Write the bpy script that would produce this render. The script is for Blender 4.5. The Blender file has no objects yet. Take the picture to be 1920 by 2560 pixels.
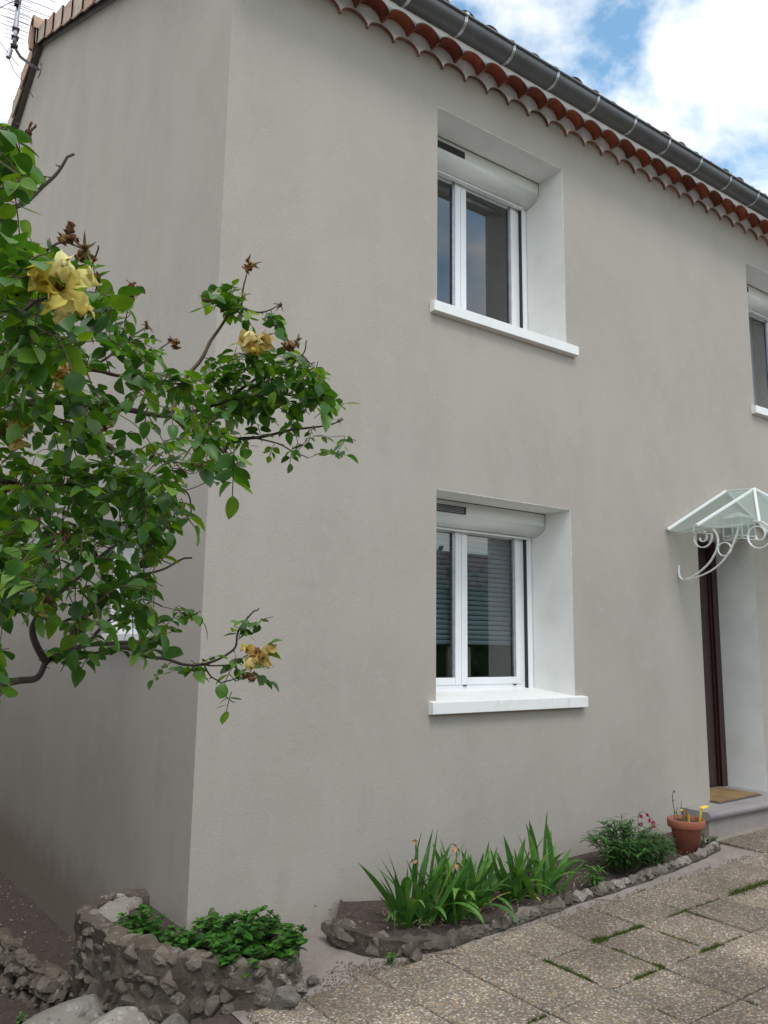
import bpy, bmesh, math, random
from mathutils import Vector, Matrix, noise
random.seed(7)
C = bpy.context.scene.collection
PI = math.pi
R = math.radians

# ------------------------------------------------------------------ camera
CAM = Vector((-1.7429, -4.1432, 1.63))
YAW, PITCH, ROLL, FPX = 0.6173, 0.1628, 0.0136, 2011.45
_f = Vector((math.sin(YAW)*math.cos(PITCH), math.cos(YAW)*math.cos(PITCH), math.sin(PITCH)))
_r = Vector((math.cos(YAW), -math.sin(YAW), 0)); _u = _r.cross(_f)
AX_R = math.cos(ROLL)*_r + math.sin(ROLL)*_u
AX_U = -math.sin(ROLL)*_r + math.cos(ROLL)*_u
AX_F = _f
cd = bpy.data.cameras.new('camera'); cam = bpy.data.objects.new('camera', cd); C.objects.link(cam)
m = Matrix((AX_R, AX_U, -AX_F)).transposed().to_4x4(); m.translation = CAM
cam.matrix_world = m
cd.sensor_fit = 'HORIZONTAL'; cd.sensor_width = 36; cd.lens = 36*FPX/1920
cd.clip_start = 0.05; cd.clip_end = 2000
bpy.context.scene.camera = cam

# ------------------------------------------------------------------ world and sun
SUN_EL, SUN_AZ = R(58), R(195)
w = bpy.data.worlds.new('World'); bpy.context.scene.world = w; w.use_nodes = True
nt = w.node_tree; nt.nodes.clear()
def N(t, typ, **k):
    n = t.nodes.new(typ)
    for a, b in k.items():
        if a == 'inp':
            for i, v in b.items(): n.inputs[i].default_value = v
        else: setattr(n, a, b)
    return n
sky = N(nt, 'ShaderNodeTexSky', sky_type='NISHITA', sun_disc=False, sun_elevation=SUN_EL, sun_rotation=SUN_AZ)
sky.air_density = 1.0; sky.dust_density = 0.6; sky.ozone_density = 1.4
tc = N(nt, 'ShaderNodeTexCoord'); mp = N(nt, 'ShaderNodeMapping')
mp.inputs['Location'].default_value = (1.7028, -1.1801, -0.1404)
mp.inputs['Scale'].default_value = (1, 1, 1.7)
nz = N(nt, 'ShaderNodeTexNoise', inp={'Scale': 3.7, 'Detail': 9.0, 'Roughness': 0.56, 'Distortion': 0.25})
cr = N(nt, 'ShaderNodeValToRGB'); cr.color_ramp.elements[0].position = 0.37; cr.color_ramp.elements[1].position = 0.57
nz2 = N(nt, 'ShaderNodeTexNoise', inp={'Scale': 5.0, 'Detail': 6.0})
cl = N(nt, 'ShaderNodeValToRGB')
cl.color_ramp.elements[0].position = 0.3; cl.color_ramp.elements[0].color = (7.2, 6.95, 6.7, 1)
cl.color_ramp.elements[1].position = 0.62; cl.color_ramp.elements[1].color = (10.3, 9.8, 9.3, 1)
tint = N(nt, 'ShaderNodeMixRGB', blend_type='MULTIPLY', inp={0: 1.0, 2: (1.35, 1.62, 1.45, 1)})
mix = N(nt, 'ShaderNodeMixRGB')
bg = N(nt, 'ShaderNodeBackground', inp={'Strength': 0.1}); wo = N(nt, 'ShaderNodeOutputWorld')
L = nt.links.new
L(tc.outputs['Generated'], mp.inputs[0]); L(mp.outputs[0], nz.inputs[0]); L(mp.outputs[0], nz2.inputs[0])
L(nz.outputs[0], cr.inputs[0]); L(nz2.outputs[0], cl.inputs[0])
L(sky.outputs[0], tint.inputs[1]); L(cr.outputs[0], mix.inputs[0]); L(tint.outputs[0], mix.inputs[1]); L(cl.outputs[0], mix.inputs[2])
L(mix.outputs[0], bg.inputs[0]); L(bg.outputs[0], wo.inputs[0])
sl = bpy.data.lights.new('sun', 'SUN'); sl.energy = 0.7; sl.angle = R(18); sl.color = (1, .97, .92)
so = bpy.data.objects.new('sun', sl); C.objects.link(so)
sd = Vector((math.sin(SUN_AZ)*math.cos(SUN_EL), math.cos(SUN_AZ)*math.cos(SUN_EL), math.sin(SUN_EL)))
so.rotation_euler = sd.to_track_quat('Z', 'Y').to_euler()
vs = bpy.context.scene.view_settings
vs.view_transform = 'Standard'; vs.look = 'None'; vs.gamma = 1; vs.use_curve_mapping = False
vs.exposure = 0.92
bpy.context.scene.cycles.max_bounces = 8
bpy.context.scene.cycles.transparent_max_bounces = 16

# ------------------------------------------------------------------ helpers
def at(u, v, d):
    """a world point: direction of a spot measured on the 1659 px wide view, d metres away"""
    x = (u*1.1573-960)/FPX; y = (1280-v*1.1573)/FPX
    k = (AX_R*x + AX_U*y + AX_F).normalized()
    return CAM + k*d

def link(name, me, m=None, parent=None, label=None, kind=None, cat=None, group=None):
    o = bpy.data.objects.new(name, me); C.objects.link(o)
    if parent: o.parent = parent
    if m is not None and me is not None:
        for x in (m if isinstance(m, (list, tuple)) else [m]):
            me.materials.append(x)
    for k, v in (('label', label), ('kind', kind), ('category', cat), ('group', group)):
        if v: o[k] = v
    return o
def empty(name, loc, label, cat, group=None, rz=0):
    o = bpy.data.objects.new(name, None); C.objects.link(o); o.location = loc; o.rotation_euler.z = rz
    o.empty_display_size = .1
    o['label'] = label; o['category'] = cat
    if group: o['group'] = group
    return o
class G:
    """collects geometry in plain lists"""
    def __init__(s): s.v = []; s.f = []; s.m = []
    def add(s, vs, fs, mi=0):
        b = len(s.v); s.v += [tuple(p) for p in vs]; s.f += [tuple(i+b for i in f) for f in fs]; s.m += [mi]*len(fs)
    def quad(s, a, b, c, d, mi=0): s.add([a, b, c, d], [(0, 1, 2, 3)], mi)
    def box(s, x0, x1, y0, y1, z0, z1, mi=0):
        s.add([(x0,y0,z0),(x1,y0,z0),(x1,y1,z0),(x0,y1,z0),(x0,y0,z1),(x1,y0,z1),(x1,y1,z1),(x0,y1,z1)],
              [(0,3,2,1),(4,5,6,7),(0,1,5,4),(1,2,6,5),(2,3,7,6),(3,0,4,7)], mi)
    def tube(s, pts, r, n=6, mi=0, cap=True):
        pts = [Vector(p) for p in pts]; k = len(pts)
        rs = r if isinstance(r, (list, tuple)) else [r]*k
        up = None; vs = []
        for i, p in enumerate(pts):
            t = (pts[min(i+1, k-1)]-pts[max(i-1, 0)])
            if t.length < 1e-9: t = Vector((0,0,1))
            t.normalize()
            if up is None: up = t.orthogonal().normalized()
            else:
                up = up - t*up.dot(t)
                if up.length < 1e-6: up = t.orthogonal()
                up.normalize()
            sd = t.cross(up)
            for j in range(n):
                a = 2*PI*j/n; vs.append(p + (up*math.cos(a)+sd*math.sin(a))*rs[i])
        fs = [(i*n+j, i*n+(j+1)%n, (i+1)*n+(j+1)%n, (i+1)*n+j) for i in range(k-1) for j in range(n)]
        if cap: fs += [tuple(range(n-1, -1, -1)), tuple((k-1)*n+j for j in range(n))]
        s.add(vs, fs, mi)
    def mesh(s, name, smooth=False):
        me = bpy.data.meshes.new(name); me.from_pydata(s.v, [], s.f)
        if any(s.m): me.polygons.foreach_set('material_index', s.m)
        if smooth: me.polygons.foreach_set('use_smooth', [True]*len(s.f))
        me.update(); return me
    def obj(s, name, m, parent=None, smooth=False, bevel=0, seg=2, **k):
        me = s.mesh(name, smooth)
        if bevel:
            bm = bmesh.new(); bm.from_mesh(me)
            bmesh.ops.remove_doubles(bm, verts=bm.verts, dist=1e-5)
            ed = [e for e in bm.edges if len(e.link_faces) == 2 and e.calc_face_angle(0) > .5]
            bmesh.ops.bevel(bm, geom=ed, offset=bevel, segments=seg, affect='EDGES', profile=.6)
            bm.to_mesh(me); bm.free()
        return link(name, me, m, parent, **k)
def bx(name, x0, x1, y0, y1, z0, z1, m, parent=None, bevel=0.003, **k):
    g = G(); g.box(x0, x1, y0, y1, z0, z1); return g.obj(name, m, parent, bevel=bevel, **k)

# ------------------------------------------------------------------ materials
def mat(name, col, rough=.7, bump=None, var=None, spec=.5, metal=0, trans=0, sss=0, coat=0):
    """bump: list of (scale, strength, kind) ; var: (scale, colour2, low, high)"""
    m = bpy.data.materials.new(name); m.use_nodes = True; t = m.node_tree
    b = t.nodes['Principled BSDF']
    b.inputs['Base Color'].default_value = (*col, 1); b.inputs['Roughness'].default_value = rough
    b.inputs['Specular IOR Level'].default_value = spec; b.inputs['Metallic'].default_value = metal
    b.inputs['Coat Weight'].default_value = coat
    geo = N(t, 'ShaderNodeNewGeometry')
    pos = geo.outputs['Position']
    src = None
    if var:
        cur = None
        for (sc, c2, lo, hi) in var:
            n = N(t, 'ShaderNodeTexNoise', inp={'Scale': sc if not isinstance(sc, tuple) else 1.0, 'Detail': 6.0, 'Roughness': .6})
            if isinstance(sc, tuple):
                mpn = N(t, 'ShaderNodeMapping'); mpn.inputs['Scale'].default_value = sc
                t.links.new(pos, mpn.inputs[0]); t.links.new(mpn.outputs[0], n.inputs[0])
            else: t.links.new(pos, n.inputs[0])
            mr = N(t, 'ShaderNodeMapRange', inp={1: lo, 2: hi}); t.links.new(n.outputs[0], mr.inputs[0])
            mx = N(t, 'ShaderNodeMixRGB'); mx.inputs[2].default_value = (*c2, 1)
            if cur is None: mx.inputs[1].default_value = (*col, 1)
            else: t.links.new(cur, mx.inputs[1])
            t.links.new(mr.outputs[0], mx.inputs[0]); cur = mx.outputs[0]
        t.links.new(cur, b.inputs['Base Color']); src = cur
    if bump:
        prev = None
        for (sc, st, kind) in bump:
            if kind == 'v':
                n = N(t, 'ShaderNodeTexVoronoi', inp={'Scale': sc}); out = n.outputs['Distance']
            else:
                n = N(t, 'ShaderNodeTexNoise', inp={'Scale': sc, 'Detail': 5.0, 'Roughness': .6}); out = n.outputs[0]
            t.links.new(pos, n.inputs['Vector'])
            bp = N(t, 'ShaderNodeBump', inp={'Strength': st, 'Distance': .35/sc})
            t.links.new(out, bp.inputs['Height'])
            if prev: t.links.new(prev, bp.inputs['Normal'])
            prev = bp.outputs[0]
        t.links.new(prev, b.inputs['Normal'])
    return m

M = {}
M['render_coat'] = mat('grey_render', (.400, .360, .318), .95,
    bump=[(170, .75, 'n'), (60, .30, 'n')], spec=.15,
    var=[(.9, (.358, .324, .290), .40, .72), ((2.0, 2.0, 1.0), (.415, .378, .340), .45, .75),
         ((3.0, 3.0, .9), (.338, .304, .265), .62, .82), (9, (.40, .372, .332), .5, .8), (130, (.52, .48, .44), .58, .70), (100, (.22, .20, .18), .60, .74)])
def base_dirt(m):
    t = m.node_tree; b = t.nodes['Principled BSDF']; src = b.inputs['Base Color'].links[0].from_socket
    geo = N(t, 'ShaderNodeNewGeometry'); sp = N(t, 'ShaderNodeSeparateXYZ'); t.links.new(geo.outputs['Position'], sp.inputs[0])
    mr = N(t, 'ShaderNodeMapRange', inp={1: .38, 2: -.15, 3: -.35, 4: .55}); mr.clamp = False; t.links.new(sp.outputs[2], mr.inputs[0])
    n = N(t, 'ShaderNodeTexNoise', inp={'Scale': 7.0, 'Detail': 8.0, 'Roughness': .7}); t.links.new(geo.outputs['Position'], n.inputs[0])
    a = N(t, 'ShaderNodeMath', operation='ADD'); t.links.new(mr.outputs[0], a.inputs[0]); t.links.new(n.outputs[0], a.inputs[1])
    m2 = N(t, 'ShaderNodeMapRange', inp={1: .5, 2: 1.1, 3: 0, 4: .55}); t.links.new(a.outputs[0], m2.inputs[0])
    mx = N(t, 'ShaderNodeMixRGB'); mx.inputs[2].default_value = (.20, .145, .105, 1); t.links.new(m2.outputs[0], mx.inputs[0]); t.links.new(src, mx.inputs[1])
    # faint rain streaks
    mp_ = N(t, 'ShaderNodeMapping'); mp_.inputs['Scale'].default_value = (9, 9, .45); t.links.new(geo.outputs['Position'], mp_.inputs[0])
    n3 = N(t, 'ShaderNodeTexNoise', inp={'Scale': 1.0, 'Detail': 4.0}); t.links.new(mp_.outputs[0], n3.inputs[0])
    m4 = N(t, 'ShaderNodeMapRange', inp={1: .68, 2: .80, 3: 0, 4: .05}); t.links.new(n3.outputs[0], m4.inputs[0])
    mz = N(t, 'ShaderNodeMixRGB'); mz.inputs[2].default_value = (.22, .20, .15, 1); t.links.new(m4.outputs[0], mz.inputs[0]); t.links.new(mx.outputs[0], mz.inputs[1])
    t.links.new(mz.outputs[0], b.inputs['Base Color'])
base_dirt(M['render_coat'])
M['white_coat'] = mat('white_reveal', (.80, .795, .77), .85, bump=[(160, .25, 'n')], var=[(3, (.68, .68, .65), .45, .8)], spec=.2)
M['mortar_white'] = mat('white_mortar', (.90, .89, .87), .85, bump=[(90, .15, 'n')], var=[(6, (.78, .76, .73), .5, .85)], spec=.2)
M['pvc'] = mat('white_plastic', (.80, .81, .83), .32, var=[(5, (.74, .75, .77), .4, .8)])
M['alu'] = mat('white_lacquered_metal', (.76, .78, .76), .28, var=[(3, (.72, .74, .72), .4, .8)])
M['sill'] = mat('white_sill_paint', (.80, .80, .79), .6, bump=[(220, .12, 'n')], var=[(8, (.72, .72, .70), .5, .8), ((30, 30, 3), (.62, .60, .55), .62, .80), (70, (.5, .48, .44), .70, .78)])
M['dark'] = mat('dark_slot', (.012, .012, .014), .5)
M['gasket'] = mat('black_gasket', (.02, .02, .025), .5)
M['room'] = mat('dim_room', (.11, .11, .12), .9, var=[(1.3, (.05, .05, .055), .4, .7)])
M['curtain'] = mat('pale_blue_curtain', (.52, .56, .68), .9, var=[((9, 9, .4), (.42, .46, .58), .4, .7)])
M['slat'] = mat('grey_blind', (.22, .235, .245), .6)
M['tile_in'] = mat('terracotta_inner', (.30, .066, .038), .75, bump=[(60, .2, 'n')], var=[(9, (.36, .12, .055), .45, .75), (30, (.16, .045, .03), .55, .8)])
M['tile_pink'] = mat('terracotta_pink', (.42, .25, .20), .85, bump=[(50, .3, 'n')], var=[(5, (.50, .38, .31), .4, .65), (14, (.22, .12, .09), .55, .8)])
M['tile_cream'] = mat('terracotta_cream', (.47, .39, .32), .85, bump=[(50, .3, 'n')], var=[(6, (.38, .25, .19), .42, .7), (14, (.24, .17, .13), .58, .8)])
M['tile_orange'] = mat('terracotta_orange', (.45, .30, .22), .85, bump=[(50, .3, 'n')], var=[(6, (.38, .21, .15), .42, .7), (14, (.55, .42, .33), .58, .8)])
M['tile_dark'] = mat('weathered_roof_tile', (.16, .075, .055), .85, bump=[(40, .3, 'n')], var=[(9, (.09, .06, .055), .4, .7)])
M['board'] = mat('grey_soffit', (.19, .185, .165), .8, var=[(4, (.14, .135, .12), .4, .7)], bump=[(60, .2, 'n')])
M['zinc'] = mat('dark_zinc', (.13, .136, .142), .42, metal=.35, var=[(4, (.105, .11, .116), .4, .7), (25, (.17, .175, .18), .55, .8)])
M['strap'] = mat('bright_strap', (.55, .56, .58), .35, metal=.7, var=[(40, (.35, .35, .36), .5, .7)])
M['steel'] = mat('galvanised_steel', (.42, .42, .46), .38, metal=.75, var=[(20, (.3, .3, .34), .45, .7)])
M['anod'] = mat('anodised_rod', (.33, .30, .42), .4, metal=.5)
M['black'] = mat('black_plastic', (.02, .02, .022), .5)
M['white_iron'] = mat('white_iron', (.76, .77, .76), .4, var=[(30, (.6, .6, .58), .55, .8)])
M['door'] = mat('dark_varnished_wood', (.040, .011, .010), .3, var=[((40, 40, 2), (.022, .007, .007), .4, .65)], coat=.3)
M['step'] = mat('mauve_grey_stone', (.30, .27, .27), .6, var=[(7, (.25, .225, .225), .4, .7), (60, (.36, .33, .33), .6, .8)], bump=[(120, .1, 'n')])
M['mat'] = mat('coir', (.22, .13, .05), .98, bump=[(300, 1.0, 'n'), (60, .6, 'n')], var=[(50, (.14, .085, .035), .4, .7), (4, (.28, .18, .08), .45, .7)])
M['mat_edge'] = mat('mat_border', (.07, .07, .08), .9, bump=[(200, .4, 'n')])
M['pot'] = mat('terracotta_pot', (.27, .088, .05), .8, var=[(12, (.30, .10, .06), .4, .7), (40, (.48, .20, .12), .6, .8)], bump=[(80, .15, 'n')])
M['soil'] = mat('soil', (.075, .052, .042), .98, bump=[(90, 1.0, 'n'), (28, .9, 'n')], var=[(45, (.038, .026, .022), .4, .65), (160, (.20, .16, .13), .66, .75)])
M['yellow'] = mat('yellow_plastic', (.85, .68, .02), .4)
M['concrete'] = mat('dusty_concrete', (.27, .235, .21), .92, bump=[(70, .35, 'n'), (14, .25, 'n')], var=[(5, (.20, .165, .145), .4, .7), (60, (.36, .32, .29), .58, .75), (11, (.15, .12, .10), .6, .8)])
M['bark'] = mat('dark_bark', (.052, .036, .032), .85, bump=[(90, .5, 'n')], var=[(25, (.10, .068, .05), .5, .75)])
M['bark_light'] = mat('brown_bark', (.16, .11, .065), .85, bump=[(90, .5, 'n')], var=[(25, (.09, .06, .04), .45, .75)])
M['cactus'] = mat('cactus_skin', (.06, .10, .03), .7, var=[(60, (.22, .2, .1), .55, .7)])
M['spine'] = mat('spine', (.6, .52, .3), .6)

def stone_mat(name, c1, c2, c3, sc=14):
    m = mat(name, c1, .92, bump=[(sc*5, .6, 'n'), (sc*1.6, .9, 'n'), (sc*12, .4, 'n')], spec=.2,
            var=[(sc*.5, c2, .38, .62), (sc*1.9, c3, .58, .72), (sc*4, (.030, .026, .022), .62, .74)])
    t = m.node_tree; b = t.nodes['Principled BSDF']
    oi = N(t, 'ShaderNodeObjectInfo'); hs = N(t, 'ShaderNodeHueSaturation')
    mr = N(t, 'ShaderNodeMapRange', inp={3: .68, 4: 1.35}); t.links.new(oi.outputs['Random'], mr.inputs[0])
    src = b.inputs['Base Color'].links[0].from_socket
    t.links.new(src, hs.inputs['Color']); t.links.new(mr.outputs[0], hs.inputs['Value']); t.links.new(hs.outputs[0], b.inputs['Base Color'])
    return m
M['stone'] = stone_mat('rough_limestone', (.100, .080, .062), (.15, .13, .108), (.33, .305, .275))
M['rock'] = stone_mat('pale_limestone', (.20, .182, .158), (.26, .24, .215), (.38, .36, .33), 9)
M['stone_pale'] = stone_mat('pale_edge_stone', (.24, .215, .19), (.17, .148, .128), (.42, .39, .36), 16)
M['stone_mortar'] = stone_mat('dirty_mortar', (.080, .063, .048), (.115, .095, .076), (.21, .187, .16), 18)

def leaf_mat(name, c1, c2, c3, rough=.42, transl=.25, spots=True, spec=.45):
    m = bpy.data.materials.new(name); m.use_nodes = True; t = m.node_tree
    b = t.nodes['Principled BSDF']; b.inputs['Roughness'].default_value = rough; b.inputs['Specular IOR Level'].default_value = spec
    geo = N(t, 'ShaderNodeNewGeometry'); oi = N(t, 'ShaderNodeObjectInfo')
    ad = N(t, 'ShaderNodeMath', operation='ADD'); fr = N(t, 'ShaderNodeMath', operation='FRACT')
    t.links.new(geo.outputs['Random Per Island'], ad.inputs[0]); t.links.new(oi.outputs['Random'], ad.inputs[1]); t.links.new(ad.outputs[0], fr.inputs[0])
    r = N(t, 'ShaderNodeValToRGB'); r.color_ramp.elements[0].color = (*c1, 1); r.color_ramp.elements[1].color = (*c3, 1)
    e = r.color_ramp.elements.new(.55); e.color = (*c2, 1)
    t.links.new(fr.outputs[0], r.inputs[0])
    cur = r.outputs[0]
    n = N(t, 'ShaderNodeTexNoise', inp={'Scale': 45.0, 'Detail': 4.0}); t.links.new(geo.outputs['Position'], n.inputs[0])
    mr = N(t, 'ShaderNodeMapRange', inp={1: .3, 2: .75, 3: .75, 4: 1.25}); t.links.new(n.outputs[0], mr.inputs[0])
    hs = N(t, 'ShaderNodeHueSaturation'); t.links.new(cur, hs.inputs['Color']); t.links.new(mr.outputs[0], hs.inputs['Value']); cur = hs.outputs[0]
    if spots:
        n2 = N(t, 'ShaderNodeTexNoise', inp={'Scale': 70.0, 'Detail': 2.0}); t.links.new(geo.outputs['Position'], n2.inputs[0])
        m2 = N(t, 'ShaderNodeMapRange', inp={1: .70, 2: .74}); t.links.new(n2.outputs[0], m2.inputs[0])
        mx = N(t, 'ShaderNodeMixRGB'); mx.inputs[2].default_value = (.035, .02, .012, 1)
        t.links.new(m2.outputs[0], mx.inputs[0]); t.links.new(cur, mx.inputs[1]); cur = mx.outputs[0]
    t.links.new(cur, b.inputs['Base Color'])
    tr = N(t, 'ShaderNodeBsdfTranslucent'); h2 = N(t, 'ShaderNodeHueSaturation', inp={'Hue': .485, 'Saturation': 1.1, 'Value': 1.7})
    t.links.new(cur, h2.inputs['Color']); t.links.new(h2.outputs[0], tr.inputs[0])
    ms = N(t, 'ShaderNodeMixShader', inp={0: transl}); t.links.new(b.outputs[0], ms.inputs[1]); t.links.new(tr.outputs[0], ms.inputs[2])
    t.links.new(ms.outputs[0], t.nodes['Material Output'].inputs[0])
    return m
M['rose_leaf'] = leaf_mat('rose_leaf_green', (.024, .078, .012), (.055, .16, .018), (.15, .28, .03), transl=.32)
M['mint_leaf'] = leaf_mat('mint_green', (.016, .062, .007), (.028, .105, .010), (.065, .175, .018), rough=.6, spots=False, transl=.2, spec=.25)
M['iris_leaf'] = leaf_mat('iris_green', (.04, .12, .025), (.07, .19, .03), (.14, .29, .05), rough=.45, spots=False, transl=.2)
M['bush_leaf'] = leaf_mat('dark_bush_green', (.022, .075, .018), (.038, .115, .022), (.07, .17, .035), rough=.5, spots=False, transl=.15)
M['grass'] = leaf_mat('moss_green', (.045, .07, .015), (.07, .105, .02), (.12, .14, .04), rough=.8, spots=False, transl=.2, spec=.1)
M['petal_yellow'] = leaf_mat('yellow_petal', (.62, .52, .10), (.74, .66, .20), (.80, .76, .42), rough=.6, spots=False, transl=.3, spec=.2)
M['petal_old'] = leaf_mat('withered_petal', (.30, .17, .05), (.46, .32, .10), (.60, .47, .20), rough=.8, spots=False, transl=.25, spec=.1)
M['petal_pale'] = leaf_mat('pale_petal', (.50, .38, .13), (.66, .54, .22), (.72, .64, .36), rough=.7, spots=False, transl=.25, spec=.1)
M['petal_dry'] = leaf_mat('dry_brown_petal', (.14, .055, .025), (.28, .15, .07), (.40, .26, .14), rough=.85, spots=False, transl=.15, spec=.1)
M['sepal'] = leaf_mat('reddish_sepal', (.14, .05, .04), (.17, .12, .06), (.12, .17, .07), rough=.7, spots=False, transl=.15, spec=.1)
M['pink'] = leaf_mat('pink_petal', (.35, .03, .09), (.48, .05, .14), (.6, .12, .2), rough=.6, spots=False, transl=.2)

def glass(name, tint, refl=1.0, rough=0.0):
    m = bpy.data.materials.new(name); m.use_nodes = True; t = m.node_tree; t.nodes.remove(t.nodes['Principled BSDF'])
    fr = N(t, 'ShaderNodeFresnel', inp={'IOR': 1.52}); mul = N(t, 'ShaderNodeMath', operation='MULTIPLY', inp={1: 3.1*refl}, use_clamp=True)
    tr = N(t, 'ShaderNodeBsdfTransparent'); tr.inputs[0].default_value = (*tint, 1)
    gl = N(t, 'ShaderNodeBsdfGlossy', inp={'Roughness': rough}); mx = N(t, 'ShaderNodeMixShader')
    ge = N(t, 'ShaderNodeNewGeometry'); fb = N(t, 'ShaderNodeMath', operation='SUBTRACT', inp={0: 1.0}); m2 = N(t, 'ShaderNodeMath', operation='MULTIPLY')
    t.links.new(ge.outputs['Backfacing'], fb.inputs[1]); t.links.new(fr.outputs[0], mul.inputs[0]); t.links.new(mul.outputs[0], m2.inputs[0]); t.links.new(fb.outputs[0], m2.inputs[1]); t.links.new(m2.outputs[0], mx.inputs[0]); t.links.new(tr.outputs[0], mx.inputs[1]); t.links.new(gl.outputs[0], mx.inputs[2])
    t.links.new(mx.outputs[0], t.nodes['Material Output'].inputs[0]); return m
M['glass'] = glass('window_glass', (.80, .85, .87))
def canopy_mat():
    m = bpy.data.materials.new('twinwall_sheet'); m.use_nodes = True; t = m.node_tree
    b = t.nodes['Principled BSDF']; b.inputs['Base Color'].default_value = (.60, .68, .64, 1); b.inputs['Roughness'].default_value = .25
    tp = N(t, 'ShaderNodeBsdfTransparent'); tp.inputs[0].default_value = (.80, .87, .84, 1)
    tl = N(t, 'ShaderNodeBsdfTranslucent'); tl.inputs[0].default_value = (.62, .70, .67, 1)
    geo = N(t, 'ShaderNodeNewGeometry'); mp_ = N(t, 'ShaderNodeMapping'); mp_.inputs['Scale'].default_value = (1, 0, 0)
    wv = N(t, 'ShaderNodeTexWave', inp={'Scale': 32.0}); t.links.new(geo.outputs['Position'], mp_.inputs[0]); t.links.new(mp_.outputs[0], wv.inputs[0])
    mr = N(t, 'ShaderNodeMapRange', inp={3: .42, 4: .58}); t.links.new(wv.outputs[0], mr.inputs[0])
    a = N(t, 'ShaderNodeMixShader', inp={0: .55}); t.links.new(b.outputs[0], a.inputs[1]); t.links.new(tl.outputs[0], a.inputs[2])
    c = N(t, 'ShaderNodeMixShader'); t.links.new(mr.outputs[0], c.inputs[0]); t.links.new(a.outputs[0], c.inputs[1]); t.links.new(tp.outputs[0], c.inputs[2])
    t.links.new(c.outputs[0], t.nodes['Material Output'].inputs[0]); return m
M['sheet'] = canopy_mat()

def aggregate_mat():
    m = bpy.data.materials.new('exposed_aggregate'); m.use_nodes = True; t = m.node_tree
    b = t.nodes['Principled BSDF']; b.inputs['Roughness'].default_value = .8; b.inputs['Specular IOR Level'].default_value = .3
    geo = N(t, 'ShaderNodeNewGeometry'); pos = geo.outputs['Position']
    dn = N(t, 'ShaderNodeTexNoise', inp={'Scale': 60.0, 'Detail': 2.0}); t.links.new(pos, dn.inputs[0])
    vm = N(t, 'ShaderNodeMixRGB', blend_type='ADD', inp={0: .006}); t.links.new(pos, vm.inputs[1]); t.links.new(dn.outputs['Color'], vm.inputs[2])
    v = N(t, 'ShaderNodeTexVoronoi', inp={'Scale': 88.0}); t.links.new(vm.outputs[0], v.inputs['Vector'])
    v2 = N(t, 'ShaderNodeTexVoronoi', inp={'Scale': 210.0}); t.links.new(pos, v2.inputs['Vector'])
    sep = N(t, 'ShaderNodeSeparateColor'); t.links.new(v.outputs['Color'], sep.inputs[0])
    r = N(t, 'ShaderNodeValToRGB'); r.color_ramp.interpolation = 'CONSTANT'
    cols = [(.17, .14, .115), (.33, .25, .17), (.42, .34, .245), (.25, .225, .20), (.43, .365, .285), (.38, .27, .165), (.60, .55, .47), (.30, .27, .245), (.22, .175, .14), (.44, .33, .21)]
    r.color_ramp.elements[0].color = (*cols[0], 1); r.color_ramp.elements[1].position = .1; r.color_ramp.elements[1].color = (*cols[1], 1)
    for i, c in enumerate(cols[2:]):
        e = r.color_ramp.elements.new(.2+i*.1); e.color = (*c, 1)
    t.links.new(sep.outputs[0], r.inputs[0])
    mr = N(t, 'ShaderNodeMapRange', inp={1: .42, 2: .68}); t.links.new(v.outputs['Distance'], mr.inputs[0])
    mx = N(t, 'ShaderNodeMixRGB'); mx.inputs[2].default_value = (.20, .165, .13, 1)
    t.links.new(mr.outputs[0], mx.inputs[0]); t.links.new(r.outputs[0], mx.inputs[1])
    n = N(t, 'ShaderNodeTexNoise', inp={'Scale': 2.3, 'Detail': 6.0}); t.links.new(pos, n.inputs[0])
    m3 = N(t, 'ShaderNodeMapRange', inp={1: .35, 2: .7, 3: .58, 4: .98}); t.links.new(n.outputs[0], m3.inputs[0])
    oi = N(t, 'ShaderNodeObjectInfo'); m4 = N(t, 'ShaderNodeMapRange', inp={3: .80, 4: 1.08}); t.links.new(oi.outputs['Random'], m4.inputs[0])
    mu = N(t, 'ShaderNodeMath', operation='MULTIPLY'); t.links.new(m3.outputs[0], mu.inputs[0]); t.links.new(m4.outputs[0], mu.inputs[1])
    hs = N(t, 'ShaderNodeHueSaturation', inp={'Saturation': 1.0}); t.links.new(mx.outputs[0], hs.inputs['Color']); t.links.new(mu.outputs[0], hs.inputs['Value'])
    t.links.new(hs.outputs[0], b.inputs['Base Color'])
    b1 = N(t, 'ShaderNodeBump', inp={'Strength': .9, 'Distance': .004}, invert=True); t.links.new(v.outputs['Distance'], b1.inputs['Height'])
    b2 = N(t, 'ShaderNodeBump', inp={'Strength': .4, 'Distance': .003}, invert=True); t.links.new(v2.outputs['Distance'], b2.inputs['Height']); t.links.new(b1.outputs[0], b2.inputs['Normal'])
    t.links.new(b2.outputs[0], b.inputs['Normal'])
    return m
M['aggregate'] = aggregate_mat()

# ------------------------------------------------------------------ ground
def gz(x): return .05 + .03*max(-3, min(x, 14))
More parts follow.
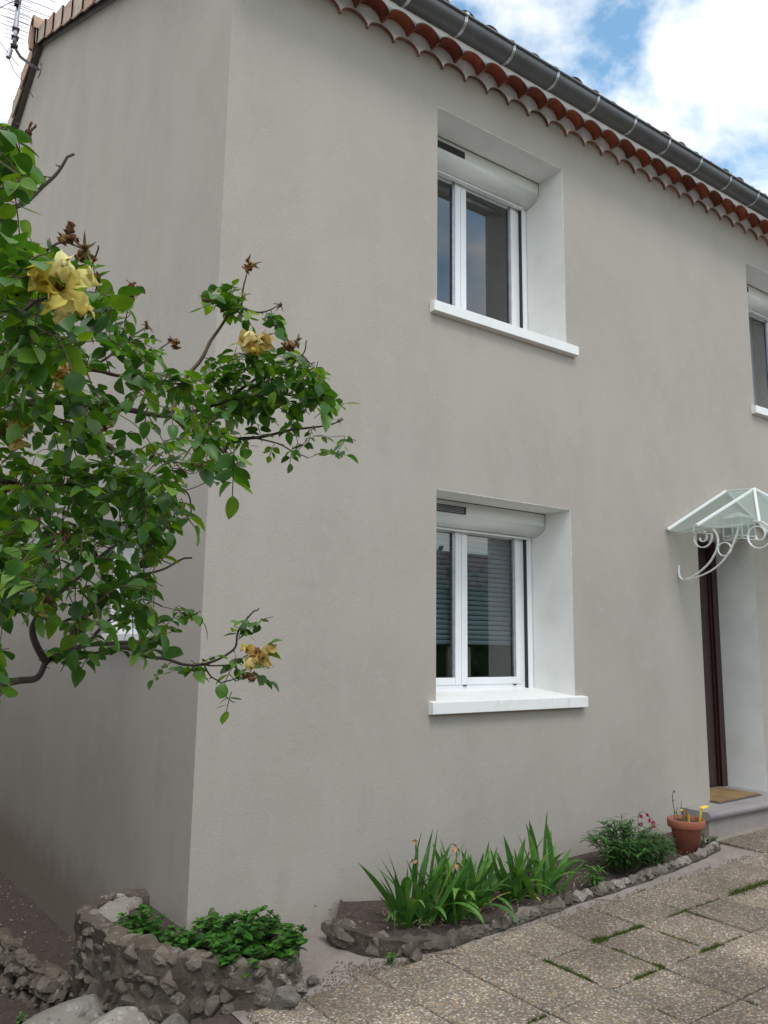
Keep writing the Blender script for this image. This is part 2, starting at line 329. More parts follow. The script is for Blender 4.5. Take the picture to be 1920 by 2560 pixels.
# wide ground sheet with a dug-out strip beside the side wall
def ground_h(x, y):
    h = gz(x) - .03
    if x < .02:
        base = -.33 - .045*max(y, 0)
        k = min(1, max(0, (y+.62)/.35))
        h = h*(1-k) + base*k
    if x > .02 and y > .05: h = min(h, -.2)
    return h
g = G()
xs = [-300, -60, -15, -6, -3] + [-2.2+.11*i for i in range(21)] + [.15, .6, 1.2, 2, 4, 7, 10, 20, 60, 300]
ys = [-300, -60, -20, -10, -6, -4, -2.5, -1.6] + [-1.2+.11*i for i in range(44)] + [4.5, 6, 9, 13, 20, 60, 300]
P = [(x, y, (ground_h(x, y) if abs(x) < 30 and abs(y) < 30 else -.1) + (.03*noise.noise((x*3, y*3, 0)) if -2.3 < x < 0 else 0)) for y in ys for x in xs]
nx = len(xs)
g.add(P, [(j*nx+i, j*nx+i+1, (j+1)*nx+i+1, (j+1)*nx+i) for j in range(len(ys)-1) for i in range(nx-1)])
g.obj('ground', M['soil'], kind='structure')
# loose litter on the side soil
g = G()
for i in range(900):
    x = -random.random()**1.0*1.5; y = random.uniform(-.2, 4.5)
    z = ground_h(x, y)+.012+.03*noise.noise((x*3, y*3, 0))
    s = random.uniform(.004, .015); a = random.random()*PI; c = Vector((x, y, z))
    e1 = Vector((math.cos(a), math.sin(a), random.uniform(-.4, .4)))*s; e2 = Vector((-math.sin(a), math.cos(a), random.uniform(-.3, .5)))*s*random.uniform(.3, .8)
    g.add([c-e1, c-e2, c+e1, c+e2, c+Vector((0,0,s*.6))], [(0,1,4),(1,2,4),(2,3,4),(3,0,4)])
litter_m = mat('pale_litter', (.26, .20, .15), .9, var=[(25, (.12, .08, .06), .4, .65), (40, (.42, .37, .30), .55, .7)])
lit = g.obj('leaf_litter', litter_m, kind='stuff', label='scattered pale chips and dead leaves on the dark soil beside the side wall', cat='litter')
# concrete apron and mortar strip
def sheet(pts, zf, name, m, n=1, **k):
    g = G(); g.add([(x, y, zf(x, y)) for x, y in pts], [tuple(range(len(pts)))]); return g.obj(name, m, **k)
def apron_poly():
    g = G(); x0, x1, y0, y1 = -.05, 8.4, -.80, 0.0
    nx_, ny_ = 120, 12; V = []
    for j in range(ny_+1):
        for i in range(nx_+1):
            x = x0+(x1-x0)*i/nx_; y = y0+(y1-y0)*j/ny_
            V.append((x, y, gz(x)-.018+.01*noise.noise((x*4, y*4, 3))))
    g.add(V, [(j*(nx_+1)+i, j*(nx_+1)+i+1, (j+1)*(nx_+1)+i+1, (j+1)*(nx_+1)+i) for j in range(ny_) for i in range(nx_)])
    return g.obj('path', M['concrete'], smooth=True, kind='structure')
apron_poly()
pav = bpy.data.objects.new('pavement', None); C.objects.link(pav); pav['kind'] = 'structure'
gxs = [-.02, .25, .64] + [1.03+.388*i for i in range(20)]
gys = [-.735, -1.115, -1.52, -1.92] + [-1.92-.395*(i+1) for i in range(7)]
def paver(x0, x1, y0, y1):
    gp = .0038; b = .006
    x0 += gp; x1 -= gp; y0 += gp; y1 -= gp
    dz = random.uniform(-.003, .003); tx = random.uniform(-.007, .007); ty = random.uniform(-.007, .007)
    cx, cy = (x0+x1)/2, (y0+y1)/2
    zf = lambda x, y: gz(x)+dz+tx*(x-cx)+ty*(y-cy)
    g = G(); P = []
    for (X0, X1, Y0, Y1, dd) in ((x0, x1, y0, y1, -.05), (x0, x1, y0, y1, -b), (x0+b, x1-b, y0+b, y1-b, 0)):
        P += [(X0, Y0, zf(X0, Y0)+dd), (X1, Y0, zf(X1, Y0)+dd), (X1, Y1, zf(X1, Y1)+dd), (X0, Y1, zf(X0, Y1)+dd)]
    F = [(l*4+i, l*4+(i+1) % 4, l*4+4+(i+1) % 4, l*4+4+i) for l in (0, 1) for i in range(4)] + [(8, 9, 10, 11)]
    g.add(P, F); g.obj('paver', M['aggregate'], pav)
for j in range(len(gys)-1):
    for i in range(len(gxs)-1):
        if j > 4 and gxs[i] < 0: continue
        paver(gxs[i], gxs[i+1], gys[j+1], gys[j])
for i in range(len(gxs)-1):
    if gxs[i] > 4.1: paver(gxs[i], gxs[i+1], -.73, -.345)

# ------------------------------------------------------------------ house
H = empty('house', (0, 0, 0), 'grey rendered two storey house with white window reveals and scalloped tile eaves', 'house')
WX0, WX1 = 1.63, 2.952
WIN = [(1.63, 2.952, 1.262, 2.666), (1.63, 2.952, 3.985, 5.516), (5.669, 6.99, 3.985, 5.516)]
DOOR = (4.595, 5.485, .20, 2.664)
openings = WIN + [DOOR]
TOPZ = 6.08
def zwall(y): return TOPZ + .519*y if y < 6.15 else TOPZ + .519*6.15 - .31*(y-6.15)
def cuts(vals, lo, hi): return sorted(set([lo, hi] + [v for v in vals if lo < v < hi]))
g = G()
X = cuts([v for o in openings for v in o[:2]], 0, 10); Zs = cuts([v for o in openings for v in o[2:]], -.6, TOPZ)
for i in range(len(X)-1):
    for j in range(len(Zs)-1):
        cx, cz = (X[i]+X[i+1])/2, (Zs[j]+Zs[j+1])/2
        if any(o[0] < cx < o[1] and o[2] < cz < o[3] for o in openings): continue
        g.quad((X[i], 0, Zs[j]), (X[i+1], 0, Zs[j]), (X[i+1], 0, Zs[j+1]), (X[i], 0, Zs[j+1]))
# side wall with its small window opening
SW = (.86, 1.62, 1.67, 2.45)
Y = cuts([SW[0], SW[1], 6.15], 0, 12.3)
for i in range(len(Y)-1):
    a, b = Y[i], Y[i+1]
    zc = cuts([SW[2], SW[3]], -1.5, 5)
    for j in range(len(zc)-1):
        if SW[0] < (a+b)/2 < SW[1] and SW[2] < (zc[j]+zc[j+1])/2 < SW[3]: continue
        g.quad((0, b, zc[j]), (0, a, zc[j]), (0, a, zc[j+1]), (0, b, zc[j+1]))
    g.quad((0, b, 5), (0, a, 5), (0, a, zwall(a)), (0, b, zwall(b)))
g.quad((10, 0, -.6), (10, 12.3, -.6), (10, 12.3, 4), (10, 0, 4)); g.add([(10,0,4),(10,12.3,4),(10,12.3,zwall(12.3)),(10,6.15,zwall(6.15)),(10,0,TOPZ)], [(0,1,2,3,4)])
g.quad((10, 12.3, -.6), (0, 12.3, -.6), (0, 12.3, zwall(12.3)), (10, 12.3, zwall(12.3)))
wallo = g.obj('wall', M['render_coat'], H)
# white reveals
DR = .45
for (a, b, c, d) in WIN:
    g = G()
    g.quad((a, 0, c), (a, DR, c), (a, DR, d), (a, 0, d)); g.quad((b, DR, c), (b, 0, c), (b, 0, d), (b, DR, d)); g.quad((a, 0, d), (a, DR, d), (b, DR, d), (b, 0, d)); g.obj('window_reveal', M['white_coat'], H)
a, b, c, d = DOOR; g = G()
g.quad((a, 0, c), (a, DR, c), (a, DR, d), (a, 0, d)); g.quad((b, DR, c), (b, 0, c), (b, 0, d), (b, DR, d)); g.quad((a, 0, d), (a, DR, d), (b, DR, d), (b, 0, d)); g.obj('door_reveal', M['white_coat'], H)
a, b, c, d = SW; g = G()
g.quad((0, a, c), (0, a, d), (.25, a, d), (.25, a, c)); g.quad((0, b, d), (0, b, c), (.25, b, c), (.25, b, d)); g.quad((0, a, d), (0, b, d), (.25, b, d), (.25, a, d)); g.quad((0, a, c), (.25, a, c), (.25, b, c), (0, b, c))
g.obj('window_reveal', M['white_coat'], H)
# ragged paint lip round each opening
g = G()
def lip(p, q, off, wd):
    n = int((Vector(q)-Vector(p)).length/.02); P = []
    for i in range(n+1):
        c = Vector(p).lerp(Vector(q), i/n); k = wd*(.5+.9*max(0, noise.noise(c*38)+.25))
        P += [c+Vector((0, -.0015, 0)), c+Vector((0, -.0015, 0))+Vector(off)*k]
    g.add(P, [(2*i, 2*i+1, 2*i+3, 2*i+2) for i in range(n)])
for (a, b, c, d) in WIN:
    lip((b, 0, c), (b, 0, d), (1, 0, 0), .004); lip((a, 0, d), (b, 0, d), (0, 0, 1), .003)
g.obj('paint_edge', M['white_coat'], H)

def window(x0, x1, zb, zt, kind):
    zf = zb + .045                    # bottom of the frame above the sloping sill
    F0 = .425                         # front plane of the frame
    zi = zt-.19                       # visible top of the frame under the shutter box
    xr = 2.79-1.63+x0                 # right edge of the frame (guide)
    g = G()
    g.box(x0-.06, x1-.063, F0+.02, F0+.09, zf, zf+.055); g.box(x1-.115, x1-.063, F0+.02, F0+.09, zf+.056, zt-.03)
    g.box(x0-.06, x0-.005, F0+.02, F0+.09, zf+.056, zt-.03); g.box(x0-.06, x1-.063, F0+.022, F0+.09, zt-.20, zt-.06)
    W = g.obj('window', M['pvc'], H, bevel=.003)
    # wall behind the frame edge so that no gap shows
    g = G(); g.box(x0-.2, x1+.1, F0+.1, F0+.12, zt-.13, zt+.1); g.box(x1-.06, x1+.1, F0+.101, F0+.12, zb-.05, zt-.13); g.box(x0-.2, x0-.05, F0+.101, F0+.12, zb-.05, zt-.13); g.box(x0-.05, x1-.06, F0+.101, F0+.12, zb-.05, zf+.03)
    g.obj('casing', M['white_coat'], W)
    # guides of the roller shutter
    for (a, b) in ((x1-.056, x1-.005), (x0+.002, x0+.05)):
        bx('shutter_guide', a, b, F0-.015, F0+.05, zb+.035, zi+.02, M['pvc'], W)
    bx('gasket', x1-.0615, x1-.057, F0-.01, F0+.02, zb+.04, zi, M['gasket'], W, bevel=0)
        # two sashes
    xm = x0+.597
    yS = F0+.012
    def sash(a, b, left, right, nm='sash'):
        z0, z1 = zf+.036, zt-.12
        g = G(); lw = .058
        g.box(a, a+left, yS, yS+.05, z0, z1); g.box(b-right, b, yS, yS+.05, z0, z1)
        g.box(a+left+.001, b-right-.001, yS+.001, yS+.05, z0, z0+lw*.9); g.box(a+left+.001, b-right-.001, yS+.001, yS+.05, z1-lw, z1)
        s = g.obj('sash', M['pvc'], W, bevel=.004)
        g = G(); A, B, Z0, Z1 = a+left, b-right, z0+lw*.9, z1-lw
        for (q, r_, s_, t_) in ((A, A+.006, Z0, Z1), (B-.006, B, Z0, Z1), (A, B, Z0, Z0+.006), (A, B, Z1-.006, Z1)):
            g.box(q, r_, yS+.018, yS+.026, s_, t_)
        g.obj('gasket', M['gasket'], W)
        g = G(); g.box(A, B, yS+.026, yS+.030, Z0, Z1); g.obj('pane', M['glass'], W)
        if right > .04:
            bx('bead', b-right-.022, b-right, yS+.008, yS+.02, Z0, Z1, M['steel'], W, bevel=0)
    sash(x0+.05, xm, .055, .056); sash(xm+.003, x1-.103, .058, .056)
    if kind == 'low':
        for xx in (x0+.62, x0+1.13): bx('drain_cap', xx, xx+.03, F0+.012, F0+.022, zf+.025, zf+.032, M['dark'], W, bevel=0)
    # shutter box: flat front and quarter round underside
    zt2 = zt-.004; pr = [(.262, zt2), (.262, zt2-.095)]
    for i in range(1, 11):
        a = R(90)*i/10; pr.append((.262+.14*(1-math.cos(a)), zt2-.095-.078*math.sin(a)))
    pr += [(.43, zt2-.176), (.43, zt2)]
    vx0, vx1 = x0+.10, x0+.49
    g = G(); n = len(pr)
    xa, xb = x0+.004, x1-.003
    g.add([(x, y, z) for x in (xa, xb) for (y, z) in pr], [(i, (i+1) % n, n+(i+1) % n, n+i) for i in range(n)] + [tuple(range(n-1, -1, -1)), tuple(range(n, 2*n))])
    sb = g.obj('shutter_box', M['alu'], W, smooth=False)
    for i, p in enumerate(sb.data.polygons):
        if 1 <= i <= 11: p.use_smooth = True
    bx('bottom_rail', xa, xb-.06, .385, .42, zt-.196, zt-.181, M['alu'], W)
    # dark end gap line and joint with the soffit
    bx('joint', x0, x1, .258, .2615, zt-.0045, zt-.0005, M['dark'], W, bevel=0)
    bx('joint', x1-.003, x1-.0005, .2595, .2625, zt-.10, zt-.001, M['dark'], W, bevel=0)
    # vent slot
    zv0, zv1 = zt-.093, zt-.036
    s = bx('vent_slot', vx0, vx1, .2575, .2615, zv0, zv1, M['dark'], W, bevel=0)
    if kind == 'low':
        g = G()
        for k in range(4): g.box(vx0, vx1-.02, .2555, .2572, zv0+.010+.012*k, zv0+.0125+.012*k)
        g.obj('louvre', M['steel'], W)
    # sill
    sb_ = zb+.0
    g = G()
    sx0, sx1 = x0-.062, x1+.092
    P = [(sx0, -.05, sb_-.07), (sx1, -.05, sb_-.07), (sx1, -.05, sb_+.004), (sx0, -.05, sb_+.004),
         (sx0, -.001, sb_-.076), (sx1, -.001, sb_-.076), (sx1, -.001, sb_+.010), (sx0, -.001, sb_+.010)]
    g.add(P, [(0,1,2,3), (3,2,6,7), (1,0,4,5), (0,3,7,4), (2,1,5,6)])
    g.obj('sill', M['sill'], W, bevel=.003)
    g = G(); g.quad((x0, -.002, sb_+.010), (x1, -.002, sb_+.010), (x1, .46, sb_+.050), (x0, .46, sb_+.050))
    g.obj('sill_slope', M['sill'], W)
    # dim room behind
    g = G(); y0, y1 = F0+.13, F0+2.2
    X0_, X1_, Z0_, Z1_ = x0-.9, x1+.8, zb-.9, zt+.05
    g.quad((X0_, y1, Z0_), (X1_, y1, Z0_), (X1_, y1, Z1_), (X0_, y1, Z1_)); g.quad((X0_, y0, Z0_), (X0_, y1, Z0_), (X0_, y1, Z1_), (X0_, y0, Z1_))
    g.quad((X1_, y0, Z0_), (X1_, y1, Z0_), (X1_, y1, Z1_), (X1_, y0, Z1_)); g.quad((X0_, y0, Z1_), (X1_, y0, Z1_), (X1_, y1, Z1_), (X0_, y1, Z1_)); g.quad((X0_, y0, Z0_), (X1_, y0, Z0_), (X1_, y1, Z0_), (X0_, y1, Z0_))
    g.obj('room', M['room'], W)
    return W
w1 = window(*WIN[0], 'low'); w1['label'] = 'lower window with a half lowered grey slatted blind behind the glass'
w2 = window(*WIN[1], 'high'); w2['label'] = 'upper window with a dark room and pale sky reflected in the left of the glass'
w3 = window(*WIN[2], 'third'); w3['label'] = 'upper window cut by the right edge of the photograph'
# blind of the lower window
for k in range(24):
    z = 1.632 + .0372*k
    if z > 2.52: break
    g = G(); P = []
    for x in (1.68, 2.86):
        for q in range(5):
            a = -1.0+.5*q; P.append((x, .505+.008*a*a, z+.004+.0315*(q/4)))
    g.add(P, [(q, q+5, q+6, q+1) for q in range(4)])
    o = g.obj('blind_slat', M['slat'], w1, smooth=True)
# interior curtain of the upper window
def curtain(xa, xb, z0, z1, y, par, m):
    g = G(); n = 26; P = []
    for i in range(n+1):
        x = xa+(xb-xa)*i/n
        yy = y+.02*math.sin(i*1.15)+.01*math.sin(i*2.3)
        P += [(x, yy, z0), (x, yy, z1)]
    g.add(P, [(2*i, 2*i+2, 2*i+3, 2*i+1) for i in range(n)]); g.obj('curtain', m, par, smooth=True)
curtain(6.74, 6.86, 4.0, 5.4, .66, w3, M['curtain'])
M['red_curtain'] = mat('dark_red_cloth', (.12, .02, .02), .9)
curtain(6.87, 6.98, 4.0, 5.4, .64, w3, M['red_curtain'])
g = G(); g.box(2.25, 2.48, .62, .64, 1.28, 1.62); g.obj('curtain', mat('beige_cloth', (.35, .28, .2), .9), w1)

# small side window, mostly behind the rose
g = G(); a, b, c, d = SW
g.box(.12, .18, a, b, c, c+.05); g.box(.12, .18, a, b, d-.05, d); g.box(.12, .18, a, a+.05, c+.051, d-.051); g.box(.12, .18, b-.05, b, c+.051, d-.051)
ws = g.obj('window', M['pvc'], H, bevel=.003, label='small side window half hidden behind the rose bush')
g = G(); g.box(.145, .15, a+.05, b-.05, c+.05, d-.05); g.obj('pane', M['glass'], ws)
g = G(); g.box(-.045, .12, a-.03, b+.03, c-.045, c+.005); g.obj('sill', M['sill'], ws, bevel=.003)
g = G(); g.box(.5, .6, a-.3, b+.3, c-.3, d+.3); g.obj('room', M['room'], ws)

# ---- door, step
D = None
g = G(); a, b = DOOR[0], DOOR[1]
g.box(a, a+.07, .385, .45, .36, 2.66); g.box(b-.075, b-.001, .385, .45, .36, 2.66); g.box(a+.071, b-.076, .386, .45, 2.59, 2.66); g.box(b-.10, b-.0755, .375, .4, .36, 2.59)
D = g.obj('door', M['door'], H, bevel=.004, label='dark brown varnished front door seen edge on')
g = G(); g.box(a+.072, b-.077, .41, .45, .37, 2.588)
for (z0, z1) in ((.5, 1.2), (1.35, 2.45)): g.box(a+.2, b-.21, .398, .409, z0, z1)
g.box(b-.125, b-.102, .395, .409, .37, 2.58)
g.obj('door_leaf', M['door'], D, bevel=.006)
# step with a rounded nosing
g = G(); pr = [(.45, .30), (.45, .36), (-.235, .36)]
for i in range(1, 9):
    q = R(180)*i/8; pr.append((-.235-.034*math.sin(q), .327+.033*math.cos(q)))
pr += [(-.235, .293)]
n = len(pr)
g.add([(x, y, z) for x in (4.18, 7.2) for (y, z) in pr], [(i, (i+1) % n, n+(i+1) % n, n+i) for i in range(n)] + [tuple(range(n)), tuple(range(2*n-1, n-1, -1))])
st = g.obj('step', M['step'], H, label='grey mauve doorstep with a rounded nosing')
for i, p in enumerate(st.data.polygons):
    if 2 <= i <= 11: p.use_smooth = True
g = G(); g.box(4.205, 7.2, -.232, -.003, .02, .2925); g.obj('riser', mat('riser_render', (.30, .265, .25), .8, var=[(8, (.25, .22, .205), .4, .7)], bump=[(120, .1, 'n')]), st)

# ---- genoise: two rows of arched tiles
def arch(r_in, hw, hh, y0, y1, thick, name):
    g = G(); n = 10; P = []
    for (y, k) in ((y0, 0), (y1, 0)):
        for i in range(n+1):
            a = PI*i/n
            cx, cz = -math.cos(a), math.sin(a)
            P.append((cx*(hw-thick), y, cz*(hh-thick))); P.append((cx*hw, y, cz*hh))
    s = 2*(n+1); F = []
    for i in range(n):
        a = 2*i; F += [(a, a+2, s+a+2, s+a), (a+1, s+a+1, s+a+3, a+3), (a, a+1, a+3, a+2), (s+a, s+a+2, s+a+3, s+a+1)]
    F += [(0, s, s+1, 1), (2*n, 2*n+1, s+2*n+1, s+2*n)]
    g.add(P, F); me = g.mesh(name); return me
SP = .2236; XT = .994
def vary(m, lo, hi):
    t = m.node_tree; b = t.nodes['Principled BSDF']; src = b.inputs['Base Color'].links[0].from_socket
    oi = N(t, 'ShaderNodeObjectInfo'); hs = N(t, 'ShaderNodeHueSaturation'); mr = N(t, 'ShaderNodeMapRange', inp={3: lo, 4: hi})
    t.links.new(oi.outputs['Random'], mr.inputs[0]); t.links.new(src, hs.inputs['Color']); t.links.new(mr.outputs[0], hs.inputs['Value']); t.links.new(hs.outputs[0], b.inputs['Base Color'])
me1 = arch(0, SP/2, .078, -.021, .10, .0065, 'row_tile'); me1.materials.append(M['tile_pink'])
M['tile_rim'] = mat('terracotta_rim', (.27, .12, .085), .85, var=[(20, (.40, .25, .2), .45, .7), (40, (.15, .06, .045), .55, .7)], bump=[(70, .3, 'n')])
me1.materials[0] = M['tile_rim']
me2 = arch(0, SP/2-.002, .080, -.118, .0, .009, 'eave_tile'); me2.materials.append(M['tile_in']); me2.materials.append(M['tile_rim'])
for p in me2.polygons:
    if abs(p.normal.y) > .9: p.material_index = 1
    else: p.use_smooth = True
k0 = -4
vary(M['tile_in'], .6, 1.35); vary(M['tile_rim'], .6, 1.4); vary(M['tile_cream'], .8, 1.15); vary(M['tile_dark'], .6, 1.3)
for k in range(k0, 40):
    x = XT + SP*(k+.5)
    o = link('eave_tile', me1, None, H); o.location = (x, 0, 5.836)
    o.rotation_euler.y = random.uniform(-.01, .01); o.location.z += random.uniform(-.0015, .0015)
    o = link('eave_tile', me2, None, H); o.location = (XT+SP*(k+1), 0, 5.934)
    o.location.z += random.uniform(-.003, .003); o.location.y = random.uniform(-.006, .004); o.rotation_euler.y = random.uniform(-.035, .035); o.location.x += random.uniform(-.003, .003)
# grey infill under row 1 is the wall itself; white mortar between rows
g = G()
def scallop(y, xc0, hw, hh, zb, ztop, kk0, kk1, extra=0):
    n = 10
    for k in range(kk0, kk1):
        cx = xc0 + SP*k
        arc = [(cx-math.cos(PI*i/n)*hw, zb+math.sin(PI*i/n)*hh) for i in range(n+1)]
        for i in range(n):
            (xa, za), (xb, zc) = arc[i], arc[i+1]
            g.quad((xa, y, za), (xb, y, zc), (xb, y, ztop), (xa, y, ztop))
# face above row 1 (between y=-.018) up to inside of row 2
scallop(-.0195, XT+SP*.5, SP/2, .074, 5.836, 6.03, k0, 40)
# face above row 2
scallop(-.1165, XT, SP/2, .076, 5.934, 6.12, k0, 41)
g.quad((0.0, -.1165, 6.119), (10, -.1165, 6.119), (10, .05, 6.119), (0, .05, 6.119))
g.obj('mortar_infill', M['mortar_white'], H)
# small dark joints between row-2 tiles (cement strip)
for k in range(k0, 41):
    x = XT+SP*(k+.5); g = G(); g.box(x-.005, x+.005, -.117, -.02, 5.928, 5.9335); g.obj('tile_joint', M['tile_rim'], H)

# ---- roof
g = G()
def roofz(y): return 6.155 + .519*(y+.02)
for k in range(0, 44):
    x0 = -.05 + .2325*k
    n = 6
    P = []
    for y in (-.10, 6.15):
        for i in range(n+1):
            a = PI*i/n; P.append((x0+.116-math.cos(a)*.116, y, roofz(y)+.0+.07*math.sin(a)))
    g.add(P, [(i, n+1+i, n+2+i, i+1) for i in range(n)])
    P = []
    for y in (6.15, 12.6):
        for i in range(n+1):
            a = PI*i/n; P.append((x0+.116-math.cos(a)*.116, y, roofz(6.15)-.31*(y-6.15)+.07*math.sin(a)))
    g.add(P, [(i, n+1+i, n+2+i, i+1) for i in range(n)])
g.quad((-.02, -.2, roofz(-.2)-.01), (10.1, -.2, roofz(-.2)-.01), (10.1, 6.15, roofz(6.15)-.01), (-.02, 6.15, roofz(6.15)-.01))
g.quad((-.02, 6.15, roofz(6.15)-.01), (10.1, 6.15, roofz(6.15)-.01), (10.1, 12.6, roofz(6.15)-.01-2.0), (-.02, 12.6, roofz(6.15)-.01-2.0))
RF = g.obj('roof', M['tile_dark'], H, smooth=False)
# first course of roof tiles over the gutter
me3 = arch(0, .105, .085, -.30, .0, .015, 'roof_tile'); me3.materials.append(M['tile_dark'])
for p in me3.polygons: p.use_smooth = abs(p.normal.y) < .9
for k in range(0, 42):
    o = link('roof_tile', me3, None, RF); o.location = (.52-.2325*2+.2325*k, .03+random.uniform(-.012, .012), 6.168+random.uniform(-.004, .004)); o.rotation_euler = (-.0, 0, random.uniform(-.02, .02))
    o.rotation_euler.x = .40
# ---- gutter
g = G(); n = 14; cy, cz, rr = -.268, 6.002, .088
P = []
for x in (-.05, 10.05):
    for i in range(n+1):
        a = PI*i/n; P.append((x, cy-rr*math.cos(a), cz-rr*math.sin(a)))
    for i in range(n, -1, -1):
        a = PI*i/n; P.append((x, cy-(rr-.004)*math.cos(a), cz-(rr-.004)*math.sin(a)))
m_ = 2*(n+1)
g.add(P, [(i, (i+1) % m_, m_+(i+1) % m_, m_+i) for i in range(m_)])
g.add([(-.05, cy, cz)] + P[:n+1], [(0, i+1, i) for i in range(1, n+1)])
g.tube([(-.05, cy-rr-.004, cz+.004), (10.05, cy-rr-.004, cz+.004)], .010, 8)
GU = g.obj('gutter', M['zinc'], H, smooth=True, label='dark zinc half round gutter with pale strap brackets')
for k in range(-3, 18):
    x = 1.600 + .4685*k
    g = G(); P = []
    for dx in (-.012, .012):
        for i in range(n+1):
            a = PI*i/n; P.append((x+dx, cy-(rr+.004)*math.cos(a), cz-(rr+.004)*math.sin(a)))
    g.add(P, [(i, i+1, n+2+i, n+1+i) for i in range(n)])
    g.box(x-.013, x+.013, cy-rr-.019, cy-rr+.006, cz-.002, cz+.018)
    g.tube([(x+.004, cy-rr-.010, cz), (x+.002, cy-rr*1.06*math.cos(.5), cz-rr*1.06*math.sin(.5)), (x, cy-rr*1.06*math.cos(1.0), cz-rr*1.06*math.sin(1.0))], .003, 5)
    g.obj('bracket', M['strap'], GU)

# ---- rake: soffit boards and edge tiles of the gable
g = G()
def rake_quads(x0, x1, ya, yb, dz0, dz1):
    g.add([(x0, ya, zwall(ya)+dz0), (x1, ya, zwall(ya)+dz0), (x1, yb, zwall(yb)+dz0), (x0, yb, zwall(yb)+dz0),
           (x0, ya, zwall(ya)+dz1), (x1, ya, zwall(ya)+dz1), (x1, yb, zwall(yb)+dz1), (x0, yb, zwall(yb)+dz1)],
          [(0,3,2,1), (4,5,6,7), (0,1,5,4), (1,2,6,5), (2,3,7,6), (3,0,4,7)])
rake_quads(-.035, .0, -.3, 6.149, .0, .045); rake_quads(-.075, .0, 6.151, 12.5, .0, .045)
RB = g.obj('rake_board', M['board'], H)
def rake_tile(y, d, slope, m, L_=.50, rise=.03):
    """plate lying against the rake; d=+1 climbs with y (front slope), -1 the rear slope"""
    g = G(); y0, y1 = y, y+L_
    z0, z1 = zwall(y0), zwall(y1)
    if d > 0: lo, hi = (y0, z0), (y1, z1)
    else: lo, hi = (y1, z1), (y0, z0)
    P = []
    for (yy, zz), xo, up in ((lo, -.118, rise), (hi, -.098, 0)):
        P += [(xo, yy, zz-.006), (xo+.016, yy, zz-.006), (xo+.016, yy, zz+.215+up-.016), (.12, yy, zz+.215+up-.016), (.12, yy, zz+.215+up), (xo, yy, zz+.215+up)]
    g.add(P, [(i, (i+1) % 6, 6+(i+1) % 6, 6+i) for i in range(6)] + [(5,4,3,2,1,0), (6,7,8,9,10,11)])
    # thicker lap at the low end
    (yy, zz) = lo; e = .03 if d > 0 else -.03
    ya, yb = sorted((yy, yy+e))
    g.box(-.124, -.1, ya, yb, zz+.006, zz+.245)
    return g.obj('rake_tile', [m], H, bevel=0)
ms = [M['tile_cream'], M['tile_cream'], M['tile_orange'], M['tile_cream'], M['tile_pink'], M['tile_cream'], M['tile_orange'], M['tile_cream']]
y = 5.49; i = 0; 
while y > -.3:
    rake_tile(y, 1, .519, ms[(i+1) % 8], L_=.52); y -= .485; i += 1
y = 6.35; i = 0
while y < 12.2:
    rake_tile(y, -1, -.31, ms[(i*3+2) % 8], L_=.52); y += .485; i += 1
rake_tile(5.98, 1, .519, M['tile_cream'], L_=.17)
# ridge end: hooded tile
g = G(); n = 12; P = []
yr, zr = 6.13, zwall(6.13)
for (x, k) in ((-.16, 1.0), (.5, 1.0)):
    for i in range(n+1):
        a = PI*i/n; P.append((x, yr-math.cos(a)*.17, zr+.10+math.sin(a)*.26))
g.add(P, [(i, i+1, n+2+i, n+1+i) for i in range(n)])
g.add([(-.16, yr+.17, zr+.10), (-.16, yr+.10, zr-.06), (-.16, yr+.02, zr-.08), (-.16, yr+.03, zr+.26), (-.16, yr+.10, zr+.30), (-.12, yr+.17, zr+.10), (-.12, yr+.10, zr-.06), (-.12, yr+.02, zr-.08), (-.12, yr+.03, zr+.26), (-.12, yr+.10, zr+.30)],
      [(0,1,2,3,4), (9,8,7,6,5), (0,5,6,1), (1,6,7,2), (2,7,8,3), (3,8,9,4), (4,9,5,0)])
P2 = []
for x in (-.165, -.135):
    for i in range(n+1):
        a = PI*i/n; P2.append((x, yr-math.cos(a)*.18, zr+.09+math.sin(a)*.275)); P2.append((x, yr-math.cos(a)*.15, zr+.09+math.sin(a)*.24))
s = 2*(n+1)
g.add(P2, [f for i in range(n) for f in ((2*i, 2*i+2, 2*i+3, 2*i+1), (s+2*i, s+2*i+1, s+2*i+3, s+2*i+2), (2*i, s+2*i, s+2*i+2, 2*i+2), (2*i+1, 2*i+3, s+2*i+3, s+2*i+1))])
g.obj('ridge_tile', M['tile_orange'], H, smooth=False)
g = G(); 
for k in range(26):
    x = .3+k*.4; P = []
    for xx in (x, x+.4):
        for i in range(9):
            a = PI*i/8; P.append((xx, yr-math.cos(a)*.15, zr+.12+math.sin(a)*.2))
    g.add(P, [(i, i+1, 10+i, 9+i) for i in range(8)])
g.obj('ridge', M['tile_dark'], RF, smooth=True)
# cement flashing lump beside the mast
# downpipe at the far end of the side wall
g = G(); g.tube([(-.07, 9.6, 8.0), (-.07, 9.6, -.6)], .045, 10); g.obj('downpipe', M['pvc'], H, smooth=True)

